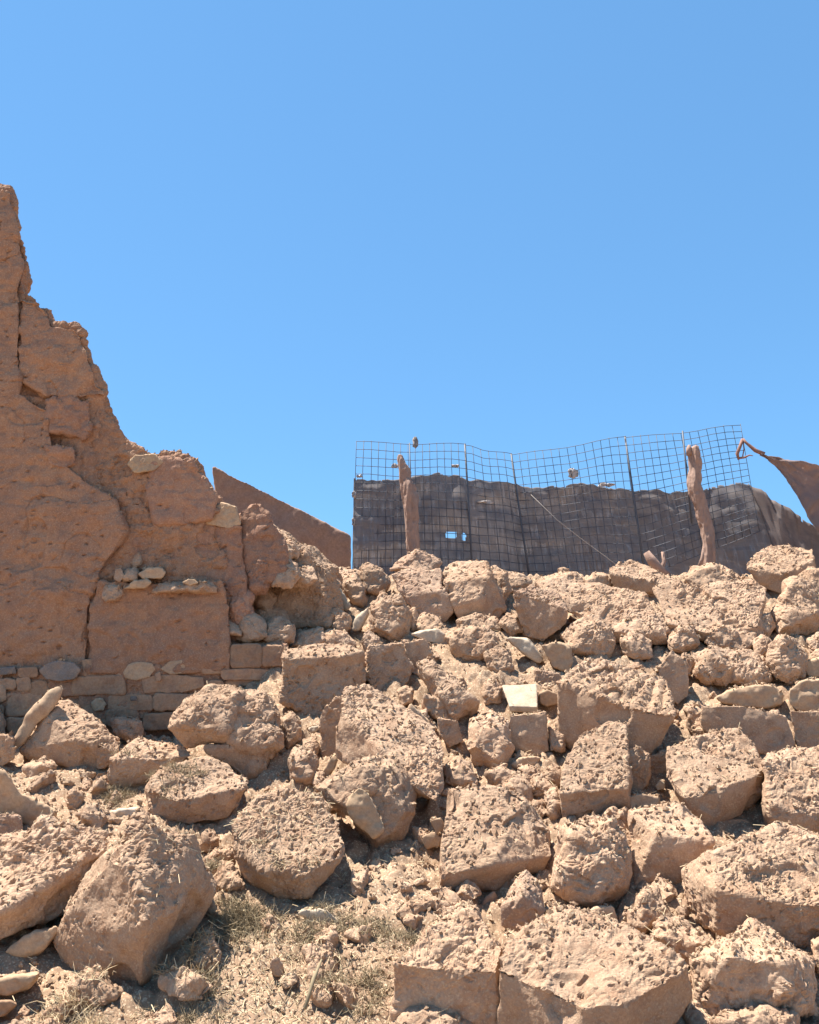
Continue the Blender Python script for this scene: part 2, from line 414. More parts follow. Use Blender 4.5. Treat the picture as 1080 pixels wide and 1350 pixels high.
for t in ['0,896 21,908', '22,894 40,911', '40,899 64,917', '96,893 165,916', '-60,905 6,925', '8,914 56,944', '143,917 201,937', '204,915 271,936',
          '142,938 183,957', '188,941 241,962', '244,938 264,957', '96,922 97,934 112,924 136,940 138,952 110,944', '304,850 345,880', '347,852 373,878',
          '292,884 371,895', '298,895 352,904', '110,869 148,892', '265,863 299,888', '-60,930 5,955', '10,946 52,975', '-160,880 -62,900', '-170,902 -64,925', '-180,928 -66,952',
          '58,948 94,972', '96,950 140,975', '274,898 296,914', '272,916 300,934', '-40,880 -4,900', '24,880 50,893', '150,880 161,893', '206,888 212,897']:
    WS(t)
WS('186,892 230,889 268,893 270,906 240,914 190,914'); WS('120,928 125,920 135,920 141,928 137,937 125,938', 'tan', 8.32)
WS('52,884 60,875 78,871 98,874 106,884 98,895 78,899 60,896', 'grey', 8.32, 'large rounded stone with a dark grey crown')
WS('163,886 170,876 185,872 200,874 206,882 198,893 180,898 166,894', 'tan', 8.32); WS('211,882 222,872 240,870 258,880 254,888 225,889', 'tan', 8.32)
WS('172,918 181,918 181,924 172,924', 'grey'); WS('166,898 184,894 186,912 168,914', 'grey', 8.41); WS('0,880 20,878 22,888 0,891', 'grey')

# stones and crumbs lying on the ledges of the wall
S('flat tan stone lying uppermost on the wall ledge', '182,757n 190,749n 212,747n 220,754n 214,763n 190,764n', 'tan', Y=8.32, T=.25)
S('thin pale stone on the wall ledge beneath the flat tan stone', '162,776n 178,765n 194,763n 200,768n 192,776n', 'tan', Y=8.28, T=.2)
S('small reddish stone at the left end of the wall ledge', '150,764n 152,750n 160,748n 164,760n 158,768n', 'red', Y=8.32, T=.15)
K('pale crumbly clod between the reddish and the flat stone on the wall ledge', '160,762 166,750 178,748 184,756 180,766 164,768', 'mud', Y=8.32, T=.15)
K('pale crumbling corner lump on the left of the wall ledge', '134,782 140,772 160,772 164,784 156,792 138,794', 'mud', Y=8.27, T=.25)
K('strip of pale crumbs along the right half of the wall ledge', '198,782 210,770 240,766 280,768 290,774 286,782 240,778 215,780', 'mud', Y=8.27, T=.25)
S('small flat stone on the crumbs at the right end of the wall ledge', '240,768n 248,763n 258,764n 262,769n 250,772n', 'tan', Y=8.27, T=.12)
K('small pointed clod stuck on the wall between the ledge and the overhang', '172,742 178,732 184,726 189,738 186,746 176,748', 'mud', Y=8.44, T=.15)
K('crumbly lump clinging to the recess left of the square earth block', '168,720 170,706 178,700 186,708 184,722 174,728', 'wallblock', Y=8.55, T=.2)


# the wall's end crumbling down into the heap
for lab, t, Y, m_ in (
    ('crumbly knob at the top of the broken wall end, beside the rounded tan stone', '322,700 320,676 330,664 344,664 354,680 350,704 336,716', 8.62, 'wallblock'),
    ('leaning lump on the sloping end of the wall, under the top knob', '334,730 336,704 350,686 362,700 366,724 352,742', 8.66, 'wallblock'),
    ('jagged lump on the sloping end of the wall, halfway down', '352,724 364,706 378,714 388,730 380,748 360,746', 8.74, 'mud'),
    ('small lump halfway down the sloping end, resting on the jagged lump', '372,716 384,712 396,724 392,736 378,734', 8.85, 'mud'),
    ('wide crumbling mass hanging under the sloping end of the wall', '322,770 322,728 338,720 356,738 362,766 350,784 330,784', 8.56, 'wallblock'),
    ('ragged clod in front of the wall end, over the crumbly heap', '360,772 356,748 374,736 392,742 398,760 384,776', 8.60, 'mud'),
    ('ragged clod right of the wall end, above the curved tan stone', '384,758 396,744 414,748 420,764 404,776 388,774', 8.72, 'mud'),
    ('broad crumbling mass carrying the slope on from the wall end to the crest', '346,684 360,692 378,708 396,728 414,738 444,750 450,850 346,850', 8.95, 'mud'),
    ('stepped lump low on the wall end, left of the crumbly heap', '300,806 304,776 322,770 334,784 332,812 314,826', 8.50, 'wallblock'),
    ('rough lump over the two small base stones', '312,842 314,816 336,806 352,818 352,840 330,848', 8.42, 'mud'),
    ('rough lump right of the one over the two small base stones', '346,844 350,820 370,812 388,824 386,846 366,852', 8.48, 'mud')):
    K(lab, t, m_, Y=Y, T=.35)

# ------------------------------------------------------------------ mud wall far behind
bm = bmesh.new(); prism(bm, [(281, 615), (300, 623), (350, 647), (400, 673), (461, 706), (461, 800), (281, 800)], 13.2, 13.6)
me = voxel(bm, .03); me.name = 'sloping_wall'
co, no = arrays(me); d = .03*fbm(co*1.3, 3, 5) + .012*fbm(co*6, 3, 6)
me.vertices.foreach_set('co', (co + no*d[:, None]).astype(np.float32).ravel()); smooth(me)
sw = link('sloping_wall', me, M['plaster']); rebase(me, sw)
tag(sw, 'smooth reddish mud wall with a sloping top, between the ruined wall and the fence', 'wall')

# ------------------------------------------------------------------ the blocks of the heap, front to back
# foreground
R('largest leaning boulder at the lower left, crumbly left flank and smooth brown right side', '152,1119:2 190,1215:-14 187,1292:2 200,1091:12 255,1104:34 281,1165:45 262,1212:42 235,1262:38 203,1300:22 178,1315:16 124,1142:34 86,1216:34 64,1243:36 80,1270:34 128,1292:18', name='mud_boulder', cat='boulder', T=.6, side=.55, rough=1, shape=.025)
R('flat-topped block cut by the left edge, left of the largest leaning boulder', '-60,1105f 0,1098f 60,1084f 100,1090f 142,1097f -60,1225n 0,1205n 45,1158n 92,1128n 140,1122n 112,1186b 60,1216b 0,1242b -60,1250b', 'mud', tau=42)
S('thin purplish slab tucked under the block at the left edge', '5,1256n 30,1236n 74,1217n 82,1226n 55,1256n 25,1263n', 'tan', name='stone_slab', cat='slab', T=.25)
S('pale split slab lying in the bottom left corner', '-30,1296n 20,1287n 54,1282n 40,1300n 10,1312n -30,1316n', 'tan', name='stone_slab', cat='slab', T=.3)
S('grey-brown slab lowest in the bottom left corner', '-30,1322n 10,1318n 24,1324n 5,1340n -30,1345n', 'base', name='stone_slab', cat='slab', T=.3)
S('smooth ochre boulder at the left edge with a long low nose', '-40,1012n 2,1014n 18,1026n 30,1050n -40,1080b 24,1080b|20,1040n 50,1060n 76,1070n 70,1086b 42,1094b 10,1080b', 'tan', name='boulder', cat='boulder', T=.35)
R('small brown block below the ochre boulder at the left edge', '-40,1072n 2,1072n 25,1078n 31,1100n 28,1122b -40,1125b', 'red', T=.35)
R('wide block with a smooth brown front leaning against the stone base of the ruined wall', '72,924f 92,922f 122,950f 160,978f 58,938n 96,975n 156,992n 28,990b 60,1009b 116,1018b 150,1008b', 'mud', tau=40)
K('small ragged clod with a pale lip, right of the wide block by the stone base', '142,948 150,943 188,950 192,974 176,980 150,966', T=.25)
S('long rounded pale stone leaning up to the right against the wide block', '2,992n 14,972n 36,938n 68,905n 82,897n 88,908n 83,922n 52,948n 36,972n 20,994n 8,998n', 'pale', name='long_stone', cat='long stone', T=.12, rough=.1, dy=-.12, shape=.03)
R('pale-topped block at the left edge below the foot of the long stone', '-40,966n 10,970n 17,975n 19,1000n 0,1012b -40,1015b', T=.3)
K('leaning lump at the left edge beside the upper stone base', '-40,925 0,932 9,955 8,972 -40,975', T=.3)
R('low mossy-sided lump between the wide block and the broad cloddy slab', '180,976f 212,974f 246,985f 144,1002n 172,985n 214,1000n 254,996n 218,1020b 182,1040b 150,1042b 140,1022b', side=.6, tau=40)
K('broad cloddy slab with an ochre underside in front of the wall corner', '222,960 248,928 276,908 306,899 324,908 330,940 300,975 240,985|300,915 330,908 356,918 370,940 374,985 360,1000 320,1000 280,990|270,985n 355,985n 352,1024b 330,1032b 288,1002b', name='mud_slab', cat='mud slab')
R('rounded two-step block below the broad cloddy slab', '214,1012f 258,1002f 302,1008f 328,1030f 190,1040n 232,1056n 276,1044n 324,1040n 198,1076b 250,1088b 300,1078b 322,1058b', side=.6)
R('big round-shouldered block with a reddish left cheek in the centre left', '334,1056f 374,1040f 420,1050f 446,1080f 332,1100n 346,1146n 402,1154n 458,1124n 308,1090:20 305,1112:20 335,1162b 370,1187b 402,1184b 442,1152b', name='mud_boulder', cat='boulder', tau=39, side=.6)
K('knobbly block holding a smooth grey stone, right of the round-shouldered block', '414,1040 438,1016 470,1002 500,1008 500,1040 460,1072 432,1060|460,1010 500,1000 524,1012 548,1042 552,1074 530,1104 496,1126 474,1100 458,1060')
S('smooth wedge stone set in the face of the knobbly block', '464,1042n 472,1036n 482,1040n 500,1070n 508,1094n 492,1108n 464,1086n 456,1064n', 'tan', dy=-.27, T=.2)
R('long slab tilted down to the right in the middle of the heap, flat granular top and shaded underside', '448,940n 500,985n 544,1035n 576,1058n 456,908f 480,900f 500,910f 542,934f 576,958f 584,985f 585,1042f 444,998:30 470,1008:34 512,1006:34 548,1050:20', name='mud_slab', cat='mud slab', tau=38, phi=22, side=.15, T=.35, dy=-.12)
R('upright shard standing against the left end of the long tilted slab', '424,936n 442,917n 458,926n 452,962n 442,1004n 425,1002n 420,962n', 'mud', name='mud_shard', cat='shard', T=.18, dy=.1)
R('squarish rough-faced block right of the stone base, in front of the loose clods', '374,856f 402,850f 452,850f 478,860f 373,868n 452,866n 371,924b 410,943b 455,939b 480,866:20 481,914:20', tau=35, side=.9)
K('pale crumbly clod between the broad cloddy slab and the square block', '368,946 385,938 397,950 396,975 380,988 369,972', 'mud')
S('upper of two pale slivers under the square block', '398,956n 408,948n 420,944n 414,952n 402,959n', 'white', name='stone_sliver', cat='sliver', T=.12, dy=.12)
S('lower of two pale slivers under the square block', '398,966n 410,958n 421,957n 418,964n 402,971n', 'white', name='stone_sliver', cat='sliver', T=.12, dy=.06)
K('angular clod below the pale slivers', '378,1000 390,984 410,988 420,1005 414,1030 395,1040 380,1026')
S('small upright pale stone propped beside the upright shard', '424,1020n 436,998n 442,992n 446,996n 444,1010n 430,1028n', 'tan', T=.12)
R('block with a granular lit face and a smooth triangular right side, centre foreground', '593,1043f 640,1035f 684,1041f 582,1100:12 692,1049:34 660,1100n 652,1138n 580,1156n 726,1096:26 728,1130:16 716,1147:18 700,1149:14 578,1173b 620,1177b 652,1174b', tau=44, side=.2, name='mud_block')
R('pointed reddish rock standing in the gap below the granular block', '694,1147:18 712,1170:14 719,1202:8 704,1231:4 680,1237:6 660,1221:6 660,1195:6 678,1196n 690,1180:-2 676,1166:12', 'red', name='pointed_rock', cat='rock', side=.6)
S('dark rounded stone deep in the gap left of the pointed rock', '640,1182n 652,1174n 662,1198n 656,1232n 640,1236n 628,1208n', 'base', dy=.35)
R('block with a smooth shaded front and a crumbly sloping top at the bottom centre', '575,1214f 600,1205f 625,1199f 642,1222f 662,1252f 517,1270n 560,1276n 590,1260n 620,1262n 655,1282n 520,1350b 600,1368b 652,1358b 664,1320b', tau=36)
R('largest flat-topped block at the bottom, wide pale granular top', '668,1242f 712,1214f 762,1204f 832,1222f 876,1248f 900,1268f 655,1278n 700,1292n 738,1306n 770,1330n 825,1326n 882,1292n 906,1276n 655,1356b 740,1400b 820,1400b 892,1350b 909,1312b', tau=29, side=.15, name='mud_block', T=.5)
K('low clod behind the back edge of the largest flat-topped block', '710,1212 724,1192 755,1197 778,1212 742,1222')
S('whitish squarish stone behind the largest flat-topped block', '770,1204n 782,1196n 808,1194n 816,1210n 812,1226n 778,1222n', 'pale', dy=.1)
K('cone of crumbs heaped behind the right end of the largest flat-topped block', '850,1168 870,1171 882,1200 878,1220 840,1220 828,1202 838,1186|828,1200 850,1195 865,1215 850,1232 826,1222')
K('low mound of loose earth right of the cone of crumbs', '858,1232 872,1210 900,1212 938,1244 945,1262 920,1285 880,1262')
R('upright block with a pale front, upper of the two stacked right of centre', '745,1000f 770,964f 800,949f 826,955f 738,1046n 776,1036n 827,1040n 742,1082b 790,1077b 827,1086b 828,1000n', tau=44, side=.4)
K('rounded block, lower of the two stacked right of centre', '740,1090 770,1072 810,1077 828,1100 832,1150 822,1190 790,1197 750,1189 727,1170 730,1130', name='mud_block', cat='mud block')
R('slanting block with a pale speckled top and brown front, under the tilted rough-topped block', '862,1066f 885,1055f 905,1061f 926,1084f 866,1102n 898,1096n 938,1110n 830,1070:20 845,1096:12 832,1160:14 836,1167b 880,1170b 922,1146b', tau=42)
S('flat oval stone resting right of the upper stacked block', '827,1052n 848,1045n 872,1051n 866,1070n 828,1074n', 'pale', T=.2)
S('small whitish knob left of the tilted rough-topped block', '864,1036n 870,1028n 877,1032n 876,1040n 867,1042n', 'white', T=.1)
R('tilted rough-topped block with a deep hollow beneath, right of centre', '879,986f 916,979f 946,970f 960,960f 974,963f 986,978f 1008,1008f 877,1022n 902,1054n 950,1044n 1012,1016n 916,1086b 942,1094b 1000,1066b 1013,1030b', tau=44, side=.2)
S('greyish stone in the hollow under the tilted rough-topped block', '945,1100n 958,1080n 980,1077n 998,1095n 998,1120n 950,1120n', 'base', dy=.25, rough=.8)
R('massive crumbly block at the right edge below the hollow, its left side in shadow', '940,1122f 990,1108f 1028,1088f 1060,1106f 1120,1120f 945,1175n 1030,1190n 1120,1200n 900,1148:45 902,1205:45 944,1228b 1020,1244b 1120,1262b', tau=46, side=.9, name='mud_boulder', cat='boulder')
R('rough block cut by the right edge above the massive crumbly block', '1014,995f 1060,988f 1120,970f 1018,1062n 1050,1072n 1120,1075n 1022,1104b 1060,1112b 1120,1112b 1008,1010:15 1006,1085:20', tau=52, side=.5)
R('lumpy many-faced boulder in the bottom right corner', '915,1268:10 948,1244:25 990,1214:35 1030,1240:30 1062,1252:28 1079,1262:30 1035,1270n 960,1262n 1078,1335:10 1000,1348b 920,1342b 912,1300:8 940,1300n 1020,1320n', side=.9, name='mud_boulder', cat='boulder', amp=1.4, shape=.06)
K('pale crumbs on a flat clod at the bottom edge under the lumpy boulder', '940,1346 985,1334 1010,1325 1050,1338 1060,1365 940,1370')
K('clod at the right edge beside the lumpy boulder', '1070,1240 1100,1230 1110,1290 1076,1285')
K('pale crumbly mound at the bottom edge left of the flat-topped block', '516,1350 545,1326 562,1320 600,1338 625,1352 620,1380 516,1380')
S('small pale shard leaning on the shaded front of the bottom centre block', '540,1306n 550,1308n 562,1322n 556,1328n 546,1320n', 'pale', name='stone_shard', cat='shard', T=.05, dy=-.1)
S('flat pale stone lying on the soil above the largest leaning boulder', '134,1082n 142,1070n 164,1066n 188,1063n 184,1078n 152,1088n', 'white', name='flat_stone', cat='flat stone', T=.16, tau=30)
S('pale triangular stone on the crest of the largest leaning boulder', '213,1098n 222,1088n 230,1094n 232,1102n 216,1104n', 'pale', T=.1, dy=.2)
S('long whitish stone lying below the round-shouldered block', '393,1204n 400,1198n 430,1199n 452,1214n 448,1221n 410,1218n', 'white', T=.14)
S('egg-sized white pebble on the soil right of the long whitish stone', '522,1198n 528,1195n 532,1200n 530,1206n 524,1206n', 'white', name='pebble', cat='pebble', T=.06)
S('oval red-brown stone in the loose soil at the bottom', '356,1266n 364,1260n 374,1270n 372,1288n 362,1288n 355,1276n', 'red', T=.08, dy=-.05)
K('small standing lump of earth in front of the round-shouldered block', '280,1160 292,1140 306,1138 318,1156 324,1170 300,1180 280,1178')
S('pale stone beside the shrub at the foot of the largest leaning boulder', '275,1190n 282,1186n 287,1198n 280,1206n 274,1202n', 'pale', T=.08)
S('hooked pale stone between the knobbly block and the granular block', '566,1080n 582,1078n 586,1092n 576,1100n|556,1104n 570,1096n 584,1104n 580,1116n 562,1119n', 'pale', T=.12)
K('dark clod in the shadow below the knobbly block', '520,1120 540,1108 560,1112 566,1130 540,1142 520,1138', dy=.2)
# middle of the heap
R('big brown-fronted block with a ribbed pale top, right of centre', '770,879f 776,870f 830,880f 882,898f 892,930f 738,903n 768,893n 800,908n 842,938n 889,946n 736,972b 770,1004b 846,1010b 876,985b 887,962b', 'mud', tau=34, side=.12, strata=1.0, T=.6)
R('bright yellowish cut block, the palest thing in the middle of the heap', '661,903f 708,902f 671,931n 709,932n 673,939b 709,940b', 'white', name='cut_stone', cat='cut stone', tau=40, rough=.2, side=.8, shape=.01, amp=.5, T=.2, Y=7.55)
R('smooth shaded block directly beneath the bright yellowish cut block', '672,942n 720,938n 723,990n 712,996n 684,998b 668,975n', 'mud', rough=.3, dy=.05, T=.3)
K('crumbly lump left of the smooth shaded block', '622,948 648,934 672,948 676,985 660,1016 632,1010 617,988')
S('long pale stone lying under the smooth shaded block', '672,1008n 684,1000n 706,997n 714,999n 708,1008n 680,1014n', 'pale', T=.15)
K('small rough clod under the crumbly lump', '585,1010 602,998 622,1005 632,1035 612,1040 588,1032')
K('round clod at the head of the granular block', '680,1012 700,1008 720,1020 716,1034 690,1032')
S('smooth orange pebble right of the bright cut block', '711,913n 722,910n 737,915n 737,928n 720,932n 711,926n', 'tan', T=.15)
K('block fragment with a pale crumbly end, lying diagonal left of the bright cut block', '548,874 560,868 590,888 632,925 628,942 600,946 572,922|560,915n 578,922n 608,940n 600,952n 575,946n 560,930n', name='mud_fragment', cat='fragment')
R('shard of earth standing under the diagonal fragment', '576,946n 605,950n 611,978n 592,987n 580,968n', 'mud', name='mud_shard', cat='shard', T=.2)
R('rectangular tan chunk standing behind the diagonal fragment', '534,848n 560,842n 572,866n 562,896n 536,884n', 'mud', side=.5, T=.3)
R('shaded earth mass between the ball-like clod and the long tilted slab', '486,852n 530,848n 545,880n 532,915n 500,920n 482,890n', 'mud', side=.7, dy=.15)
K('small pale clump on the back edge of the long tilted slab', '524,910 534,904 546,908 545,926 530,932')
S('pale jagged stone poking up behind the long tilted slab', '534,945n 541,928n 550,938n 566,950n 578,962n 560,966n', 'pale', T=.15)
K('low lit mass of earth behind the diagonal fragment', '586,840 604,824 640,822 660,838 656,862 630,880 600,870')
K('knob of earth between the two pale slabs', '640,862 655,850 672,860 676,882 655,892 642,882')
S('pale slab tilted down to the right, right of the centre of the heap', '662,841n 676,838n 696,841n 706,856n 719,871n 712,876n 690,862n', 'white', name='stone_slab', cat='slab', T=.2)
S('pale flat slab below the brown crest blocks, left of centre', '540,836n 556,831n 576,828n 588,836n 586,850n 562,848n', 'white', name='stone_slab', cat='slab', T=.22)
S('smooth brown stone under the right-tilted pale slab', '712,850n 734,846n 752,852n 757,872n 750,886n 728,882n', 'tan', T=.3)
K('rough-topped block with a brown front above the big ribbed block', '738,838 755,820 782,812 806,822 814,845 802,870 770,868 748,858', name='mud_block', cat='mud block')
R('dark red block wedged under the rough-topped brown-front block', '706,884n 738,888n 748,915n 722,922n 704,905n', 'red', dy=.25)
R('shaded upright slab right of the ribbed block', '866,882n 886,856n 904,878n 907,918n 894,930n 880,918n', 'mud', side=.6, T=.3)
K('clod above the shaded upright slab', '878,842 896,824 916,826 922,850 902,864 884,860')
K('dark pitted clod beside the shaded upright slab', '890,872 902,860 916,872 914,892 896,896')
K('cluster of fused clods with a smooth shaded front in the right middle', '918,866 936,852 962,856 972,880 958,905 932,902 914,888|955,856 985,855 1012,872 1016,895 992,908 960,900')
R('lumpy block topping the cluster of fused clods', '928,848n 940,828n 955,824n 972,836n 976,852n 950,856n', 'mud', side=.8, T=.3)
S('long smooth tan stone under the cluster of fused clods', '942,920n 960,908n 985,902n 1020,902n 1036,916n 1032,930n 1000,936n 955,930n', 'tan', T=.35)
K('twisted clod right of the cluster of fused clods', '1012,856 1030,840 1046,842 1062,864 1060,892 1042,906 1018,888')
S('rounded stone with a white patch at the right edge', '1040,908n 1060,896n 1080,894n 1110,905n 1110,940n 1050,940n 1038,925n', 'pale', name='boulder', cat='boulder', T=.4)
R('broad smooth shaded block under the long tan stone', '926,932n 980,930n 1036,944n 1046,980n 1036,1000n 990,1006b 950,985b 924,960n', 'mud', rough=.4, dy=.12, T=.5)
R('smooth shaded block at the right edge under the white-patched stone', '1042,938n 1110,938n 1110,1000n 1060,1000n 1048,975n', 'mud', rough=.4, dy=.12, T=.4)
K('small block with a fringe of pale crumbs left of the broad shaded block', '902,932 920,926 936,934 942,955 934,976 914,976 904,958')
R('rough narrow block in the gap right of the upper stacked block', '828,988n 845,984n 856,1000n 855,1034n 842,1046n 828,1044n', 'mud', side=.7, T=.3)
R('shaded filler block under the ribbed block', '850,1000n 878,990n 884,1040n 862,1052n 850,1034n', 'mud', dy=.3)
K('crumbly knob left of the upper stacked block', '722,960 738,950 748,972 744,992 726,990')
# back and crest
R('angular block crowning the right end of the crest', '984,744f 1014,719f 1040,720f 1072,726f 986,750n 1032,758n 1070,740:12 1000,772b 1030,784b 1052,768b 1074,756:15', 'mud', tau=33, side=.1, T=.6)
K('rounded block behind the crowning block at the right edge', '1055,760 1066,746 1084,750 1110,765 1110,800 1070,785')
K('rough knobbly block below the crowning block', '1034,766 1052,763 1066,778 1088,786 1090,815 1064,838 1026,836 1017,812 1030,796')
K('small clod right below the rough knobbly block at the edge', '1064,845 1075,834 1100,838 1100,860 1070,862')
R('wide low slab with a coarse granular top near the right of the crest', '862,776f 898,768f 940,766f 986,764f 1010,776f 880,822n 940,836n 1002,826n 884,832b 960,852b 1008,846b', 'mud', name='mud_slab', cat='mud slab', tau=46, side=.4, T=.5)
R('long block with a shaded front on the crest before the right wooden post', '806,750f 832,740f 856,748f 898,766f 803,756n 850,757n 904,776n 808,776b 860,790b 902,790b', 'mud', tau=30, side=.15)
K('low crumbly crest lump at the foot of the right wooden post', '900,760 916,748 944,745 974,756 984,768 950,776 910,774')
R('broad sunlit slab sloping down right of the centre of the crest', '700,768f 742,762f 800,770f 852,784f 750,806n 800,832n 880,838n 760,812b 806,848b 880,850b', 'mud', name='mud_slab', cat='mud slab', tau=50, side=.6, T=.4)
K('low lumps on the crest behind the broad sunlit slab', '716,762 738,752 762,756 776,770 750,778 722,774')
K('rounded crest lump left of the long shaded-front block', '770,764 785,752 802,756 812,772 792,782 774,778')
R('brown-faced block at the left end of the broad sunlit slab', '676,780f 700,772f 740,786f 692,780n 722,792n 748,804n 690,838b 716,848b 746,822b', 'red', tau=42, side=.15)
K('lump on the crest between the centre block and the brown-faced block', '660,760 672,752 694,756 702,768 690,782 668,784')
K('narrow crumbly wedge right of the centre crest block', '640,752 652,746 670,752 674,780 660,800 648,780')
R('crest block with a square pale granular face and brown right side', '585,746f 612,738f 642,741f 585,770:8 597,800n 628,792n 648,760:10 668,800:24 652,824:12 606,818b', 'mud', tau=54, phi=-8, side=.12, T=.6)
R('brown boulder left of the pale-faced crest block', '514,758:20 545,746:25 582,750:20 586,778n 598,806n 582,823b 556,814n 528,788n', 'red', name='mud_boulder', cat='boulder', side=.5)
K('peaked lump topping the crest under the left wooden post', '514,752 530,735 550,725 570,730 584,742 574,752 540,754', 'red')
K('crumbly clod at the left end of the crest below the shade net', '472,756 485,742 506,748 516,768 505,792 480,786')
K('clod beside the vertical pale stone, left of the crest', '450,765 470,755 484,775 480,800 462,795')
K('ball-like rough clod below the left end of the crest', '484,800 500,784 526,784 541,810 536,836 514,846 490,832')
S('upright pale oval stone left of the ball-like clod', '427,771n 440,769n 454,784n 463,800n 456,807n 437,794n', 'white', T=.18, dy=-.08)
S('pale pointed stone leaning to the right against the ball-like clod', '487,798n 488,810n 474,832n 463,832n 467,817n', 'white', T=.15, dy=-.08)
K('rough clod crowning the loose clods beside the broken wall end', '392,748 402,731 418,728 430,745 424,764 402,768')
K('tan clod left of the crowning rough clod', '344,750 352,735 370,731 377,744 368,762 352,764')
S('tall tan stone behind the crowning rough clod', '364,722n 372,710n 382,720n 396,732n 388,742n 366,740n', 'tan', T=.3, dy=.2)
S('small pale cap stone at the top of the clods by the wall end', '368,712n 374,708n 380,714n 377,720n 369,719n', 'white', T=.1, dy=.1, name='pebble', cat='pebble')
K('big crumbly heap of earth against the broken wall end', '320,772 336,754 352,762 366,790 352,806 328,798|328,805 350,795 376,800 386,822 370,836 334,828', name='mud_block', cat='mud block')
S('smooth curved tan stone among the clods by the wall end', '358,772n 372,769n 384,778n 390,795n 386,806n 376,790n', 'tan', T=.18)
K('lump below the crowning rough clod', '380,770 398,766 418,772 420,792 400,800 384,792')
S('round tan cobble among the clods above the square block', '396,812n 408,803n 420,810n 426,824n 410,832n 397,826n', 'tan', T=.25)
S('thin flat stone right of the round cobble', '420,818n 440,820n 456,824n 455,829n 430,828n', 'tan', name='stone_sliver', cat='sliver', T=.12)
K('lumpy row of earth on top of the square block', '384,852 394,834 425,828 430,845 415,858|420,848 432,830 456,834 470,850 455,860')
K('rough clod between the cobble and the pointed pale stone', '430,806 446,802 462,812 466,830 448,838 432,826')
K('crumbly clods lying on the two small base stones at the wall corner', '306,850 318,836 338,838 345,852 325,856|340,850 352,836 372,838 378,854 356,858', T=.25)
K('pale lump at the edge of the wall ledge above the wall corner', '288,826 300,818 320,826 318,838 296,838', T=.2, Y=8.4)
K('brown clod left of the pointed pale stone', '486,828 500,842 498,868 482,866 474,846', 'red')
K('clod right of the square block under the pointed pale stone', '474,862 486,858 494,880 486,900 474,890')
K('knob of earth left of the pale-faced crest block base', '545,815 560,806 580,816 590,832 565,836 548,830')
K('clod under the brown boulder, above the flat pale slab', '530,800 548,800 556,818 545,832 530,826')
K('clod at the right foot of the pale-faced crest block', '656,822 668,806 684,812 690,832 672,840')
K('long lit clod above the right-tilted pale slab', '600,818 625,806 655,814 660,830 630,836 604,832')
K('clod in the middle right between the two sloping slabs', '850,812 866,802 884,816 890,838 870,848 852,836')
K('low clod below the broad sunlit slab', '818,842 836,832 858,842 862,866 840,872 822,862')
K('long low clod under the wide granular slab', '930,838 946,828 1004,832 1012,850 980,860 944,856')
K('clod left of the twisted clod', '990,846 1004,836 1018,846 1016,864 998,866')
K('clod above the tan stone at the right', '1000,812 1016,806 1024,826 1012,842 998,834')
S('tan stone lying at the right edge above the rounded white-patched stone', '1058,872n 1080,866n 1110,868n 1110,892n 1064,892n', 'tan', T=.3)
K('low lump left of the bright cut block', '636,900 650,892 664,906 660,926 640,928')
K('lump right of the small rough clod in the centre', '640,1018 660,1010 680,1018 684,1034 660,1040 644,1036')
K('crumbly clod right of the granular block', '716,1044 732,1036 744,1056 742,1084 724,1082')
K('dusty clod below the lumpy row, above the pale slivers', '398,975 412,970 424,985 415,1000 400,996')

K('large shaded mass of earth rising behind the clods at the broken wall end', '300,840 322,770 350,745 395,742 440,752 470,775 478,830 440,860 360,862', name='mud_block', cat='mud block', Y=9.6, T=.9)
K('low bank of earth between the sloping wall and the crest', '420,762 450,750 480,752 500,775 470,800 430,795', Y=10.2, T=.8)

# the heap goes on past the right edge of the photograph: turned copies of blocks already built
big = [o for o in ROCKS if o.name.split('.')[0] in ('mud_block', 'mud_boulder') and .35 < max(o.dimensions) < 1.3]
r_ = random.Random(77)
for k in range(34):
    y = 4.8 + (k % 9)*.68 + r_.uniform(-.2, .2); x = .49*y + .75 + (k//9)*.85 + r_.uniform(-.2, .2)
    src = big[r_.randrange(len(big))]; o = src.copy(); C.objects.link(o)
    for key in ('label', 'category', 'group'):
        if key in o: del o[key]
    z = float(surf(np.array([x]), np.array([y]))[0])
    o.location = (x, y, z - .12); o.rotation_euler = (r_.uniform(-.15, .15), r_.uniform(-.15, .15), r_.uniform(-.5, .5))
    tag(o, 'mud block of the heap lying beyond the right edge of the picture', 'mud block', 'blocks beyond the right edge')

# loose clods filling the heap: individuals, copies of a few shapes, dropped on what lies below
protos = []
for k in range(12):
    bm = bmesh.new(); s = .11
    r_ = random.Random(100+k)
    sc = (r_.uniform(.8, 1.2), r_.uniform(.7, 1.1), r_.uniform(.55, .9))
    pts = []
    for i in range(10):
        v = Vector((r_.gauss(0, 1), r_.gauss(0, 1), r_.gauss(0, 1))).normalized()*s*r_.uniform(.75, 1.1)
        pts.append(Vector((v.x*sc[0], v.y*sc[1], v.z*sc[2])))
    hull_into(bm, pts)
    me = voxel(bm, .006, 1); me.name = 'loose_clod'
    roughen(me, .3, 1.0, .7, .07, 200+k, .8)
    me.materials.append(M['mud'] if k % 4 else M['pale']); protos.append(me)
dg = bpy.context.evaluated_depsgraph_get(); dg.update()
def drop(x, y):
    h = scene.ray_cast(dg, Vector((x, y, 12)), Vector((0, 0, -1)))
    return (h[1], h[2], h[4]) if h[0] else None
n_ok = 0; tries = 0
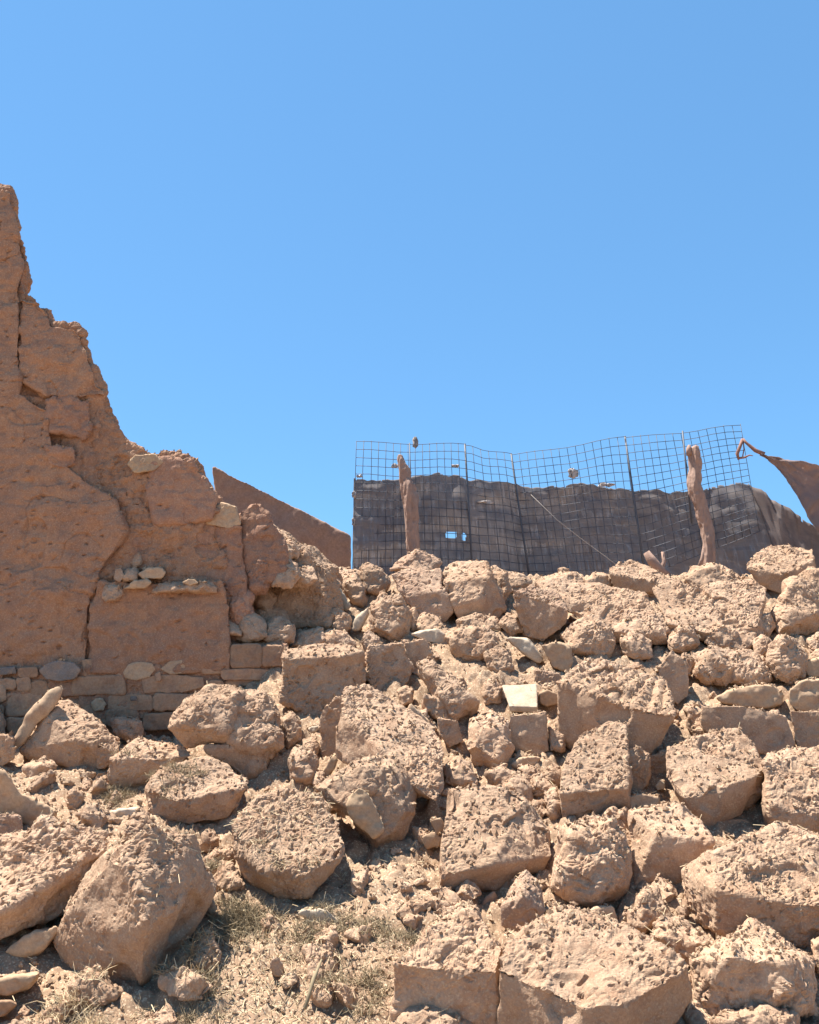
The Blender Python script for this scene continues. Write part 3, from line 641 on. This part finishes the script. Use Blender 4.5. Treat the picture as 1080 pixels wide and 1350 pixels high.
while n_ok < 345 and tries < 6000:
    tries += 1
    px = random.uniform(20, 1090); py = 735 + 640*random.random()**0.8
    if px < 400 and py < 985: continue
    Y = Ysurf(px, py); p = at(px, py, Y + .05)
    h = drop(p.x, p.y)
    if not h: continue
    zs = float(surf(np.array([p.x]), np.array([p.y]))[0])
    in_soil = 250 < px < 520 and py > 1140
    if h[0].z > zs + .06 and not in_soil: continue
    if h[1].z < .3: continue
    s = random.choice((.35, .5, .65, .8, 1.0, 1.3)) if h[2] is ground else random.choice((.2, .3, .45)) if not in_soil else random.choice((.15, .2, .3, .35))
    if in_soil and random.random() < .85: continue
    k = random.randrange(12); pale = k % 4 == 0
    if pale: s *= .55
    o = bpy.data.objects.new('loose_stone' if pale else 'loose_clod', protos[k]); C.objects.link(o)
    o.location = h[0] + Vector((0, 0, .02*s)); o.scale = (s, s, s)
    o.rotation_euler = (random.uniform(-.6, .6), random.uniform(-.6, .6), random.uniform(0, 6.28))
    if pale: tag(o, 'small loose pale stone lying between the big blocks', 'stone', 'small loose pale stones')
    else: tag(o, 'small loose mud clod lying between the big blocks', 'clod', 'small loose mud clods')
    n_ok += 1
print('clods', n_ok, tries)

# crumbs and gravel over everything that faces up (uncountable)
def crumbs(n, name='gravel'):
    V = []; Fc = []; dg.update()
    base = np.array([[1, 0, 0], [-1, 0, 0], [0, 1, 0], [0, -1, 0], [0, 0, 1], [0, 0, -1]], float)
    oct_f = np.array([[0, 2, 4], [2, 1, 4], [1, 3, 4], [3, 0, 4], [2, 0, 5], [1, 2, 5], [3, 1, 5], [0, 3, 5]])
    k = 0
    while k < n:
        px = random.uniform(-20, 1100); py = random.uniform(740, 1370)
        if px < 370 and py < 900: continue
        p = at(px, py, Ysurf(px, py) + random.uniform(-.15, .3))
        h = drop(p.x, p.y)
        if not h or h[1].z < .55: k += .2; continue
        if h[2].name.split('.')[0] in ('cut_stone', 'stone_slab', 'flat_stone'): continue
        s = .0055*math.exp(min(random.gauss(0, .65), 1.0))*(0.7+p.y*.09)
        b = base*np.array([random.uniform(.7, 1.4), random.uniform(.7, 1.4), random.uniform(.5, 1)])*s + rng.normal(0, s*.18, (6, 3))
        R_ = np.array(Euler((random.random()*6, random.random()*6, random.random()*6)).to_matrix())
        V.append(b @ R_.T + np.array(h[0]) + [0, 0, s*.4]); Fc.append(oct_f + len(V)*6 - 6); k += 1
    V = np.concatenate(V); Fc = np.concatenate(Fc)
    me = bpy.data.meshes.new(name); me.from_pydata(V.tolist(), [], Fc.tolist()); me.update()
    return tag(link(name, me, M['soil']), kind='stuff', label='crumbs and gravel of dried mud scattered over the heap', cat='gravel')
crumbs(20000)


# ------------------------------------------------------------------ wire fence, shade net, posts
def simple(name, col, rough=.6, metal=0.0, bump=0, scale=30):
    m, n, b = newmat(name); b.inputs['Base Color'].default_value = (*col, 1); b.inputs['Roughness'].default_value = rough; b.inputs['Metallic'].default_value = metal
    if bump:
        t = n.nodes.new('ShaderNodeTexNoise'); t.inputs['Scale'].default_value = scale; t.inputs['Detail'].default_value = 5
        g = n.nodes.new('ShaderNodeNewGeometry'); n.links.new(g.outputs['Position'], t.inputs['Vector'])
        bp = n.nodes.new('ShaderNodeBump'); bp.inputs['Distance'].default_value = .01; bp.inputs['Strength'].default_value = bump
        n.links.new(t.outputs[0], bp.inputs['Height']); n.links.new(bp.outputs[0], b.inputs['Normal'])
        mx = n.nodes.new('ShaderNodeMix'); mx.data_type = 'RGBA'; mx.inputs[6].default_value = (*[c*.6 for c in col], 1); mx.inputs[7].default_value = (*[c*1.3 for c in col], 1)
        n.links.new(t.outputs[0], mx.inputs[0]); n.links.new(mx.outputs[2], b.inputs['Base Color'])
    return m
M['wire'] = simple('rusty_wire', (.07, .075, .09), .6, .2)
M['wood'] = simple('weathered_wood', (.30, .19, .14), .9, 0, 1.0, 14)
M['rust'] = simple('rusty_metal', (.24, .12, .085), .8, .1, .5, 25)
M['plastic'] = simple('pale_plastic', (.40, .35, .32), .8)
M['twine'] = simple('dusty_twine', (.27, .235, .21), .9)

def tube(bm, pts, rad, seg=6, cap=True):
    """tapered tube through the points; rad may be a list"""
    rs = rad if isinstance(rad, (list, tuple)) else [rad]*len(pts)
    rings = []
    for i, p in enumerate(pts):
        t = (pts[min(i+1, len(pts)-1)] - pts[max(i-1, 0)]).normalized()
        a = t.cross(Vector((0, 1, 0.01))); a = a.normalized() if a.length > 1e-4 else Vector((1, 0, 0)); b = t.cross(a)
        rings.append([bm.verts.new(p + (a*math.cos(6.2832*k/seg) + b*math.sin(6.2832*k/seg))*rs[i]) for k in range(seg)])
    for i in range(len(rings)-1):
        for k in range(seg):
            bm.faces.new((rings[i][k], rings[i][(k+1) % seg], rings[i+1][(k+1) % seg], rings[i+1][k]))
    if cap: bm.faces.new(rings[0][::-1]); bm.faces.new(rings[-1])
def finish(name, bm, mat, parent=None, sm=True):
    bmesh.ops.recalc_face_normals(bm, faces=bm.faces)
    me = bpy.data.meshes.new(name); bm.to_mesh(me); bm.free(); smooth(me, sm)
    o = link(name, me, mat, parent); rebase(me, o, parent); return o

fence = empty('wire_fence', at(700, 755, 11.9), 'rusty welded wire mesh fence standing on the crest of the rubble heap', 'fence')
QUADS = [  # top-left, top-right, bottom-right, bottom-left (px, py, distance), cells across and down
    ((470, 582, 11.5), (613, 587, 11.9), (624, 770, 11.9), (464, 770, 11.5), 15, 17),
    ((613, 587, 11.9), (674, 600, 12.3), (700, 775, 12.3), (624, 770, 11.9), 6, 17),
    ((674, 600, 12.3), (824, 577, 11.9), (853, 775, 11.9), (700, 775, 12.3), 14, 17),
    ((824, 577, 11.9), (975, 562, 11.5), (1003, 700, 11.5), (850, 760, 11.9), 14, 17)]
def qp(Q, u, v):
    P = [at(*c) for c in Q[:4]]
    a = P[0].lerp(P[1], u); b = P[3].lerp(P[2], u); p = a.lerp(b, v)
    return p + Vector((0, .04*math.sin(u*5+v*3), .012*math.sin(u*9 + v*4)*(1-v)))
for q, Q in enumerate(QUADS):
    bm = bmesh.new(); nu, nv = Q[4], Q[5]
    for i in range(nu+1):
        j = random.uniform(-.08, .08)/nu
        tube(bm, [qp(Q, i/nu + j*math.sin(k), k/6) + Vector((0, 0, random.uniform(0, .02) if k == 0 else 0)) for k in range(7)], .0042, 4)
    for k in range(nv+1):
        j = random.uniform(-.06, .06)/nv
        tube(bm, [qp(Q, i/8, k/nv + j*math.sin(i*1.7)) + Vector((0, -.007, 0)) for i in range(9)], .0042, 4)
    finish('mesh_panel', bm, M['wire'], fence)
for (a, b, d) in (((613, 585), (624, 770), 11.88), ((674, 598), (700, 775), 12.28), ((824, 575), (853, 775), 11.88), ((540, 584), (546, 768), 11.66)):
    bm = bmesh.new(); tube(bm, [at(a[0]+(b[0]-a[0])*t, a[1]+(b[1]-a[1])*t, d) for t in (0, .3, .6, 1)], .014 if a[0] != 540 else .008, 8)
    finish('fence_rod', bm, M['wire'], fence)
bm = bmesh.new(); tube(bm, [at(900, 568, 11.68), at(905, 620, 11.68), at(912, 690, 11.68)], .012, 8); finish('fence_rod', bm, M['wire'], fence)

# shade net hung behind the wires: woven, sagging, torn along the top
def net_mat(name, c1, c2, c3, transp=.12):
    m, n, b = newmat(name); N = n.nodes.new; L = n.links.new
    uv = N('ShaderNodeUVMap')
    mp = N('ShaderNodeMapping'); mp.inputs['Scale'].default_value = (110, 6, 1); L(uv.outputs[0], mp.inputs[0])
    t1 = N('ShaderNodeTexNoise'); t1.inputs['Scale'].default_value = 1; t1.inputs['Detail'].default_value = 6; L(mp.outputs[0], t1.inputs['Vector'])
    mp2 = N('ShaderNodeMapping'); mp2.inputs['Scale'].default_value = (6, 55, 1); L(uv.outputs[0], mp2.inputs[0])
    t2 = N('ShaderNodeTexNoise'); t2.inputs['Scale'].default_value = 1; t2.inputs['Detail'].default_value = 6; L(mp2.outputs[0], t2.inputs['Vector'])
    t3 = N('ShaderNodeTexNoise'); t3.inputs['Scale'].default_value = 1; t3.inputs['Detail'].default_value = 5
    mp3 = N('ShaderNodeMapping'); mp3.inputs['Scale'].default_value = (2.2, 9, 1); L(uv.outputs[0], mp3.inputs[0]); L(mp3.outputs[0], t3.inputs['Vector'])
    def rp(s, a, c):
        r = N('ShaderNodeMapRange'); r.inputs[1].default_value = a; r.inputs[2].default_value = c; L(s, r.inputs[0]); return r.outputs[0]
    def mx(f, A, B):
        x = N('ShaderNodeMix'); x.data_type = 'RGBA'; L(f, x.inputs[0])
        for i, v in ((6, A), (7, B)):
            if hasattr(v, 'node'): L(v, x.inputs[i])
            else: x.inputs[i].default_value = (*v, 1)
        return x.outputs[2]
    col = mx(rp(t3.outputs[0], .4, .62), c1, c2)
    col = mx(rp(t2.outputs[0], .56, .74), col, c3)
    col = mx(rp(t1.outputs[0], .52, .75), col, c2)
    L(col, b.inputs['Base Color']); b.inputs['Roughness'].default_value = .8; b.inputs['Specular IOR Level'].default_value = .2
    tl = N('ShaderNodeBsdfTranslucent'); L(col, tl.inputs[0])
    a1 = N('ShaderNodeMixShader'); a1.inputs[0].default_value = .42; L(b.outputs[0], a1.inputs[1]); L(tl.outputs[0], a1.inputs[2])
    tr = N('ShaderNodeBsdfTransparent'); a2 = N('ShaderNodeMixShader')
    f = N('ShaderNodeMath'); f.operation = 'MULTIPLY'; L(rp(t1.outputs[0], .35, .7), f.inputs[0]); f.inputs[1].default_value = transp*2
    L(f.outputs[0], a2.inputs[0]); L(a1.outputs[0], a2.inputs[1]); L(tr.outputs[0], a2.inputs[2])
    out = [k for k in n.nodes if k.type == 'OUTPUT_MATERIAL'][0]; L(a2.outputs[0], out.inputs[0])
    return m
M['net'] = net_mat('shade_net', (.215, .198, .20), (.27, .232, .212), (.32, .285, .265))
M['sack'] = net_mat('sackcloth', (.22, .185, .175), (.28, .23, .21), (.17, .15, .155), .05)
M['flag'] = net_mat('faded_cloth', (.30, .215, .19), (.33, .24, .21), (.27, .19, .17), .0)
def cloth(name, top, bot, mat, nu, nv, wrinkle, holes=(), ragged=0, thick=.003):
    """sheet between two picture-traced edges [(px,py,Y)...] with folds in depth"""
    def samp(L_, u):
        x = u*(len(L_)-1); i = min(int(x), len(L_)-2); f = x-i
        return [L_[i][k]*(1-f) + L_[i+1][k]*f for k in range(3)]
    def resample(L_, n):
        d = [0]
        for a, b in zip(L_, L_[1:]): d.append(d[-1] + math.dist(a[:2], b[:2]))
        out = []
        for i in range(n+1):
            s = d[-1]*i/n; j = max(k for k in range(len(d)-1) if d[k] <= s+1e-9); f = (s-d[j])/(d[j+1]-d[j])
            out.append([L_[j][k]*(1-f) + L_[j+1][k]*f for k in range(3)])
        return out
    T_ = resample(top, nu); B_ = resample(bot, nu)
    bm = bmesh.new(); uvl = bm.loops.layers.uv.new('UVMap'); G = []
    q = np.array([[u/nu*6, v/nv*3, 0] for u in range(nu+1) for v in range(nv+1)])
    w1 = fbm(q*1.2, 3, 61).reshape(nu+1, nv+1); w2 = fbm(q*np.array([6, 1.5, 1]), 2, 62).reshape(nu+1, nv+1)
    rg = fbm(np.array([[u*.1, 0, 0] for u in range(nu+1)]), 3, 63)
    for u in range(nu+1):
        row = []
        for v in range(nv+1):
            t = v/nv; a, b = T_[u], B_[u]
            px = a[0]*(1-t)+b[0]*t; py = a[1]*(1-t)+b[1]*t + (ragged*rg[u]*(1-t)**3); Y = a[2]*(1-t)+b[2]*t
            row.append(bm.verts.new(at(px, py, Y) + Vector((0, wrinkle*w1[u, v] + .22*wrinkle*w2[u, v], 0))))
        G.append(row)
    for u in range(nu):
        for v in range(nv):
            cx = (T_[u][0]*(1-v/nv) + B_[u][0]*v/nv); cy = (T_[u][1]*(1-v/nv) + B_[u][1]*v/nv)
            if any(((cx-hx)/rx)**4 + ((cy-hy)/ry)**4 < 1 for hx, hy, rx, ry in holes): continue
            if ragged and v == 0 and random.random() < .05: continue
            f = bm.faces.new((G[u][v], G[u+1][v], G[u+1][v+1], G[u][v+1]))
            for l, (i, j) in zip(f.loops, ((u, v), (u+1, v), (u+1, v+1), (u, v+1))): l[uvl].uv = (i/nu*3, j/nv)
    me = bpy.data.meshes.new(name); bm.to_mesh(me); bm.free(); smooth(me)
    o = link(name, me, mat); rebase(me, o)
    md = o.modifiers.new('thickness', 'SOLIDIFY'); md.thickness = thick; md.offset = 0
    return o
o = cloth('shade_net', [(466, 627, 11.55), (480, 628, 11.57), (500, 632, 11.63), (530, 632, 11.7), (560, 625, 11.78), (595, 624, 11.88), (620, 632, 11.95), (650, 634, 12.15), (668, 634, 12.28), (690, 641, 12.38), (740, 641, 12.3), (765, 636, 12.22), (800, 642, 12.1), (830, 646, 12.0), (870, 647, 11.92), (900, 650, 11.85), (925, 648, 11.78), (950, 640, 11.7), (972, 636, 11.65), (990, 636, 11.6)],
          [(465, 775, 11.55), (545, 775, 11.75), (624, 778, 11.97), (700, 782, 12.42), (780, 782, 12.3), (853, 780, 12.05), (940, 790, 11.8), (1040, 800, 11.6)], M['net'], 380, 90, .07,
          holes=((594, 704, 7, 4.5), (611, 707, 2.5, 5)), ragged=2.5)
tag(o, 'dark torn shade net hung along the wire fence, small hole in its left half', 'shade net')
o = cloth('sackcloth', [(988, 634, 11.62), (1005, 644, 11.5), (1030, 664, 11.35), (1055, 682, 11.2), (1078, 694, 11.1), (1120, 706, 11.0)],
          [(1036, 800, 11.62), (1060, 800, 11.4), (1085, 800, 11.2), (1125, 800, 11.0)], M['sack'], 60, 24, .05, ragged=3)
tag(o, 'brown sackcloth stretched from the right end of the fence down to the right', 'sackcloth')
o = cloth('torn_cloth', [(1003, 597, 11.0), (1015, 601, 10.95), (1035, 604, 10.85), (1060, 609, 10.8), (1085, 614, 10.75), (1140, 622, 10.7)],
          [(1003, 600, 11.0), (1022, 613, 10.95), (1038, 632, 10.88), (1052, 655, 10.85), (1066, 684, 10.85), (1082, 705, 10.8)], M['flag'], 40, 20, .05)
tag(o, 'faded reddish cloth pulled to a point by the hook at the right edge', 'cloth')
bm = bmesh.new()
tube(bm, [at(1008, 599, 11.0), at(996, 594, 11.03), at(984, 584, 11.06), at(979, 579, 11.08)], [.03, .028, .018, .022], 7)
tube(bm, [at(979, 579, 11.08), at(976, 588, 11.08), at(972, 598, 11.08), at(974, 606, 11.08)], [.02, .022, .024, .014], 7)
tube(bm, [at(974, 604, 11.08), at(982, 603, 11.05), at(988, 600, 11.02), at(993, 601, 11.0)], [.016, .014, .010, .005], 6)
tube(bm, [at(980, 582, 11.08), at(981, 592, 11.07), at(979, 603, 11.06)], [.008, .008, .008], 6)
o = finish('rusty_hook', bm, M['rust']); tag(o, 'bent rusty hook tied into the point of the faded reddish cloth', 'hook')
# line strung down the net
bm = bmesh.new(); tube(bm, [at(700, 652, 11.95), at(735, 686, 11.9), at(770, 713, 11.88), at(800, 735, 11.85), at(822, 752, 11.8)], .0045, 6)
o = finish('slack_rope', bm, M['twine']); tag(o, 'pale rope slanting down across the shade net', 'rope')

# rough wooden posts
def post(label, pts, Y, rad):
    bm = bmesh.new(); P = []; Rr = []
    n = 26
    for i in range(n+1):
        x = i/n*(len(pts)-1); k = min(int(x), len(pts)-2); f = x-k; f2 = f
        P.append(at(pts[k][0]*(1-f2)+pts[k+1][0]*f2, pts[k][1]*(1-f2)+pts[k+1][1]*f2, Y))
        Rr.append((rad[k]*(1-f)+rad[k+1]*f)*Y/F_PX)
    tube(bm, P, Rr, 14)
    bmesh.ops.recalc_face_normals(bm, faces=bm.faces)
    me = voxel(bm, .013); me.name = 'wooden_post'
    co, no = arrays(me); q = co*np.array([20, 20, 3.5])
    d = .024*fbm(q, 3, len(pts)) - .012*sstep(.3, .1, worley(co*6, 3)[0])
    me.vertices.foreach_set('co', (co+no*d[:, None]).astype(np.float32).ravel()); smooth(me)
    o = link('wooden_post', me, M['wood']); rebase(me, o); tag(o, label, 'post', 'wooden posts of the fence'); return o
post('left gnarled wooden post, knotty with a broken tip', [(528, 600), (529, 606), (534, 622), (534, 632), (538, 640), (542, 668), (543, 700), (544, 728), (545, 752)], 11.3, [3, 4.5, 7.5, 7, 9.5, 10, 9, 7.5, 7])
post('right wooden post, bent at its middle with a forked top', [(914, 590), (916, 600), (917, 618), (915, 638), (922, 660), (931, 690), (936, 720), (936, 755)], 11.3, [8, 8.5, 7, 8, 9, 8.5, 8.5, 8])
bm = bmesh.new(); tube(bm, [at(909, 600, 11.28), at(908, 592, 11.28), at(909, 587, 11.28)], [.045, .035, .02], 8); tube(bm, [at(918, 598, 11.28), at(919, 592, 11.28), at(920, 588, 11.28)], [.04, .03, .015], 8)
o = finish('stub', bm, M['wood'], bpy.data.objects.get('wooden_post.001'))
post('wooden post out at the far right holding the faded reddish cloth', [(1139, 606), (1141, 640), (1140, 700), (1142, 790)], 10.7, [7, 8, 9, 9])
# splintered stump and bits at the net's foot
for lab, pts, rad in (('splintered reddish stump before the net, left of the right post', [(852, 728), (860, 740), (872, 752), (880, 760)], [.05, .07, .06, .05]),
                 ('thin broken branch standing beside the splintered stump', [(874, 728), (876, 740), (872, 750), (868, 756)], [.02, .03, .03, .03]),
                 ('pale splinter leaning at the foot of the right post', [(927, 724), (926, 736), (922, 748)], [.012, .025, .03])):
    bm = bmesh.new(); tube(bm, [at(a, b, 11.0) for a, b in pts], rad, 7)
    for v in bm.verts: v.co += Vector((random.uniform(-1, 1), random.uniform(-1, 1), random.uniform(-1, 1)))*.008
    o = finish('broken_branch', bm, M['wood']); tag(o, lab, 'branch')
def scrap(label, cx, cy, Y, w_, h_, seed, name='plastic_scrap', mat='plastic'):
    r_ = random.Random(seed); bm = bmesh.new(); G = []
    n = 6
    for i in range(n+1):
        G.append([bm.verts.new(at(cx + w_*((i/n)-.5) + r_.uniform(-.8, .8), cy + h_*((j/3)-.5)*(.5+.5*math.sin(math.pi*(i+.6)/(n+1))) + r_.uniform(-1, 1), Y + r_.uniform(-.03, .03))) for j in range(4)])
    for i in range(n):
        for j in range(3): bm.faces.new((G[i][j], G[i+1][j], G[i+1][j+1], G[i][j+1]))
    o = finish(name, bm, M[mat]); m_ = o.modifiers.new('t', 'SOLIDIFY'); m_.thickness = .004; tag(o, label, 'scrap')
scrap('grey rag snagged on the top wire above the left post', 548, 583, 11.6, 7, 15, 1, 'rag', 'twine')
scrap('pale plastic scrap caught above the net, right of the left post', 600, 614, 11.86, 10, 4, 2)
scrap('pale plastic scrap caught in the wires left of the left post', 521, 614, 11.64, 9, 5, 3)
scrap('tan plastic scrap standing above the net in the middle of the fence', 756, 624, 12.1, 13, 13, 4)
scrap('white plastic scrap on the net edge left of the right post', 800, 639, 12.05, 22, 5, 5)
scrap('white plastic scrap at the left end of the fence, upper', 474, 628, 11.53, 8, 4, 6)
scrap('white plastic scrap at the left end of the fence, lower, beside the sloping wall', 467, 652, 11.52, 5, 9, 7)
scrap('lowest white plastic scrap at the left end of the fence', 466, 688, 11.52, 4, 11, 8)
scrap('pale streak of plastic pressed against the net right of the third rod', 640, 662, 11.97, 22, 3, 9)

# ------------------------------------------------------------------ dry plants
def dry_mat(name, c):
    m, n, b = newmat(name); b.inputs['Roughness'].default_value = .9; b.inputs['Specular IOR Level'].default_value = .1
    t = n.nodes.new('ShaderNodeTexNoise'); t.inputs['Scale'].default_value = 25
    g = n.nodes.new('ShaderNodeNewGeometry'); n.links.new(g.outputs['Position'], t.inputs['Vector'])
    mx = n.nodes.new('ShaderNodeMix'); mx.data_type = 'RGBA'; mx.inputs[6].default_value = (*[v*.7 for v in c], 1); mx.inputs[7].default_value = (*[v*1.25 for v in c], 1)
    n.links.new(t.outputs[0], mx.inputs[0]); n.links.new(mx.outputs[2], b.inputs['Base Color']); return m
M['dry'] = dry_mat('dry_twigs', (.25, .195, .12)); M['straw'] = dry_mat('straw', (.55, .43, .27))
def strands(roots, n, L_, rad, spread, seed):
    r_ = random.Random(seed); V = []; Fc = []
    for k in range(n):
        p = Vector(r_.choice(roots)) + Vector((r_.gauss(0, .03), r_.gauss(0, .03), 0))
        d = Vector((r_.gauss(0, spread), r_.gauss(0, spread), r_.uniform(.25, 1))).normalized()
        l = L_*r_.uniform(.4, 1.1)/4; side = d.cross(Vector((r_.gauss(0, 1), r_.gauss(0, 1), r_.gauss(0, 1)))).normalized()
        b0 = len(V)
        for s in range(5):
            w_ = rad*(1-s/5.2); s2 = d.cross(side)
            V += [p + side*w_, p - side*.5*w_ + s2*.86*w_, p - side*.5*w_ - s2*.86*w_]
            if s < 4:
                for a in range(3):
                    i0 = b0 + s*3 + a; i1 = b0 + s*3 + (a+1) % 3; Fc.append((i0, i1, i1+3, i0+3))
            p = p + d*l; d = (d + Vector((r_.gauss(0, .35), r_.gauss(0, .35), r_.gauss(-.12, .3)))).normalized()
    return V, Fc
def shrub(label, cx, cy, wpx, n, L_, seed, mat='dry', name='dry_shrub', spread=.7):
    r_ = random.Random(seed); roots = []
    dg.update()
    for k in range(26):
        px = cx + r_.gauss(0, wpx*.38); py = cy + r_.gauss(0, wpx*.2)
        p = at(px, py, Ysurf(px, py)); h = drop(p.x, p.y)
        if h and abs(h[0].z - p.z) < .35: roots.append(h[0] - Vector((0, 0, .01)))
    if not roots: roots = [at(cx, cy, Ysurf(cx, cy))]
    V, Fc = strands(roots, n, L_, .0022, spread, seed)
    me = bpy.data.meshes.new(name); me.from_pydata([tuple(v) for v in V], [], Fc); me.update()
    o = link(name, me, M[mat]); rebase(me, o); tag(o, label, 'dry shrub')
dg = bpy.context.evaluated_depsgraph_get(); dg.update()
shrub('dry grey-green thorny shrub right of the largest leaning boulder', 302, 1212, 80, 1300, .15, 1)
shrub('low dry shrub in front of the long whitish stone', 428, 1238, 70, 700, .11, 2)
shrub('small dry tuft between the two shrubs', 350, 1205, 60, 300, .1, 3)
shrub('small dry tuft at the foot of the mossy-sided lump', 155, 1052, 34, 600, .11, 4)
shrub('dry tuft under the two-step block', 225, 1078, 50, 600, .10, 5)
shrub('dry grass in the shadow beneath the largest leaning boulder', 240, 1318, 80, 700, .13, 6)
shrub('straw-coloured grass at the bottom edge, left', 110, 1345, 70, 500, .14, 7, 'straw')
shrub('dry tuft left of the crumbly mound at the bottom', 470, 1300, 70, 700, .10, 8)
shrub('thin tuft on the soil under the knobbly block', 515, 1232, 70, 700, .09, 9)
bm = bmesh.new(); a = at(402, 1336, 4.55); b = at(424, 1276, 4.75)
tube(bm, [a + Vector((0, 0, .02)), a.lerp(b, .5) + Vector((0, 0, .05)), b + Vector((0, 0, .04))], [.009, .011, .005], 8)
o = finish('dry_stalk', bm, M['dry']); tag(o, 'thick pale dry stalk lying on the soil at the bottom', 'stalk')

# straw mixed into the soil and crumbs (uncountable)
V = []; Fc = []; r_ = random.Random(5); k = 0
while k < 3200:
    if r_.random() < .55: px, py = r_.gauss(380, 95), r_.uniform(1130, 1375)
    else: px, py = r_.uniform(0, 1080), r_.uniform(770, 1370)
    k += 1
    if px < 370 and py < 985: continue
    p = at(px, py, Ysurf(px, py) + r_.uniform(-.1, .2)); h = drop(p.x, p.y)
    if not h or h[1].z < .5: continue
    nrm = h[1]; t = nrm.cross(Vector((r_.gauss(0, 1), r_.gauss(0, 1), r_.gauss(0, 1)))).normalized(); t = (t + nrm*r_.uniform(0, .5)).normalized()
    s_ = t.cross(nrm).normalized()*.0018*r_.uniform(.7, 1.3); l = r_.uniform(.02, .07); c = h[0] + nrm*.004; u_ = nrm*.0025; b0 = len(V)
    for q in (0, 1):
        e = c + t*l*q; V += [e - s_, e + s_, e + u_]
    Fc += [(b0, b0+1, b0+4, b0+3), (b0+1, b0+2, b0+5, b0+4), (b0+2, b0, b0+3, b0+5)]
me = bpy.data.meshes.new('straw'); me.from_pydata([tuple(v) for v in V], [], Fc); me.update()
tag(link('straw', me, M['straw']), kind='stuff', label='chopped straw lying loose on the soil and blocks', cat='straw')


bpy.data.objects.remove(tmp)
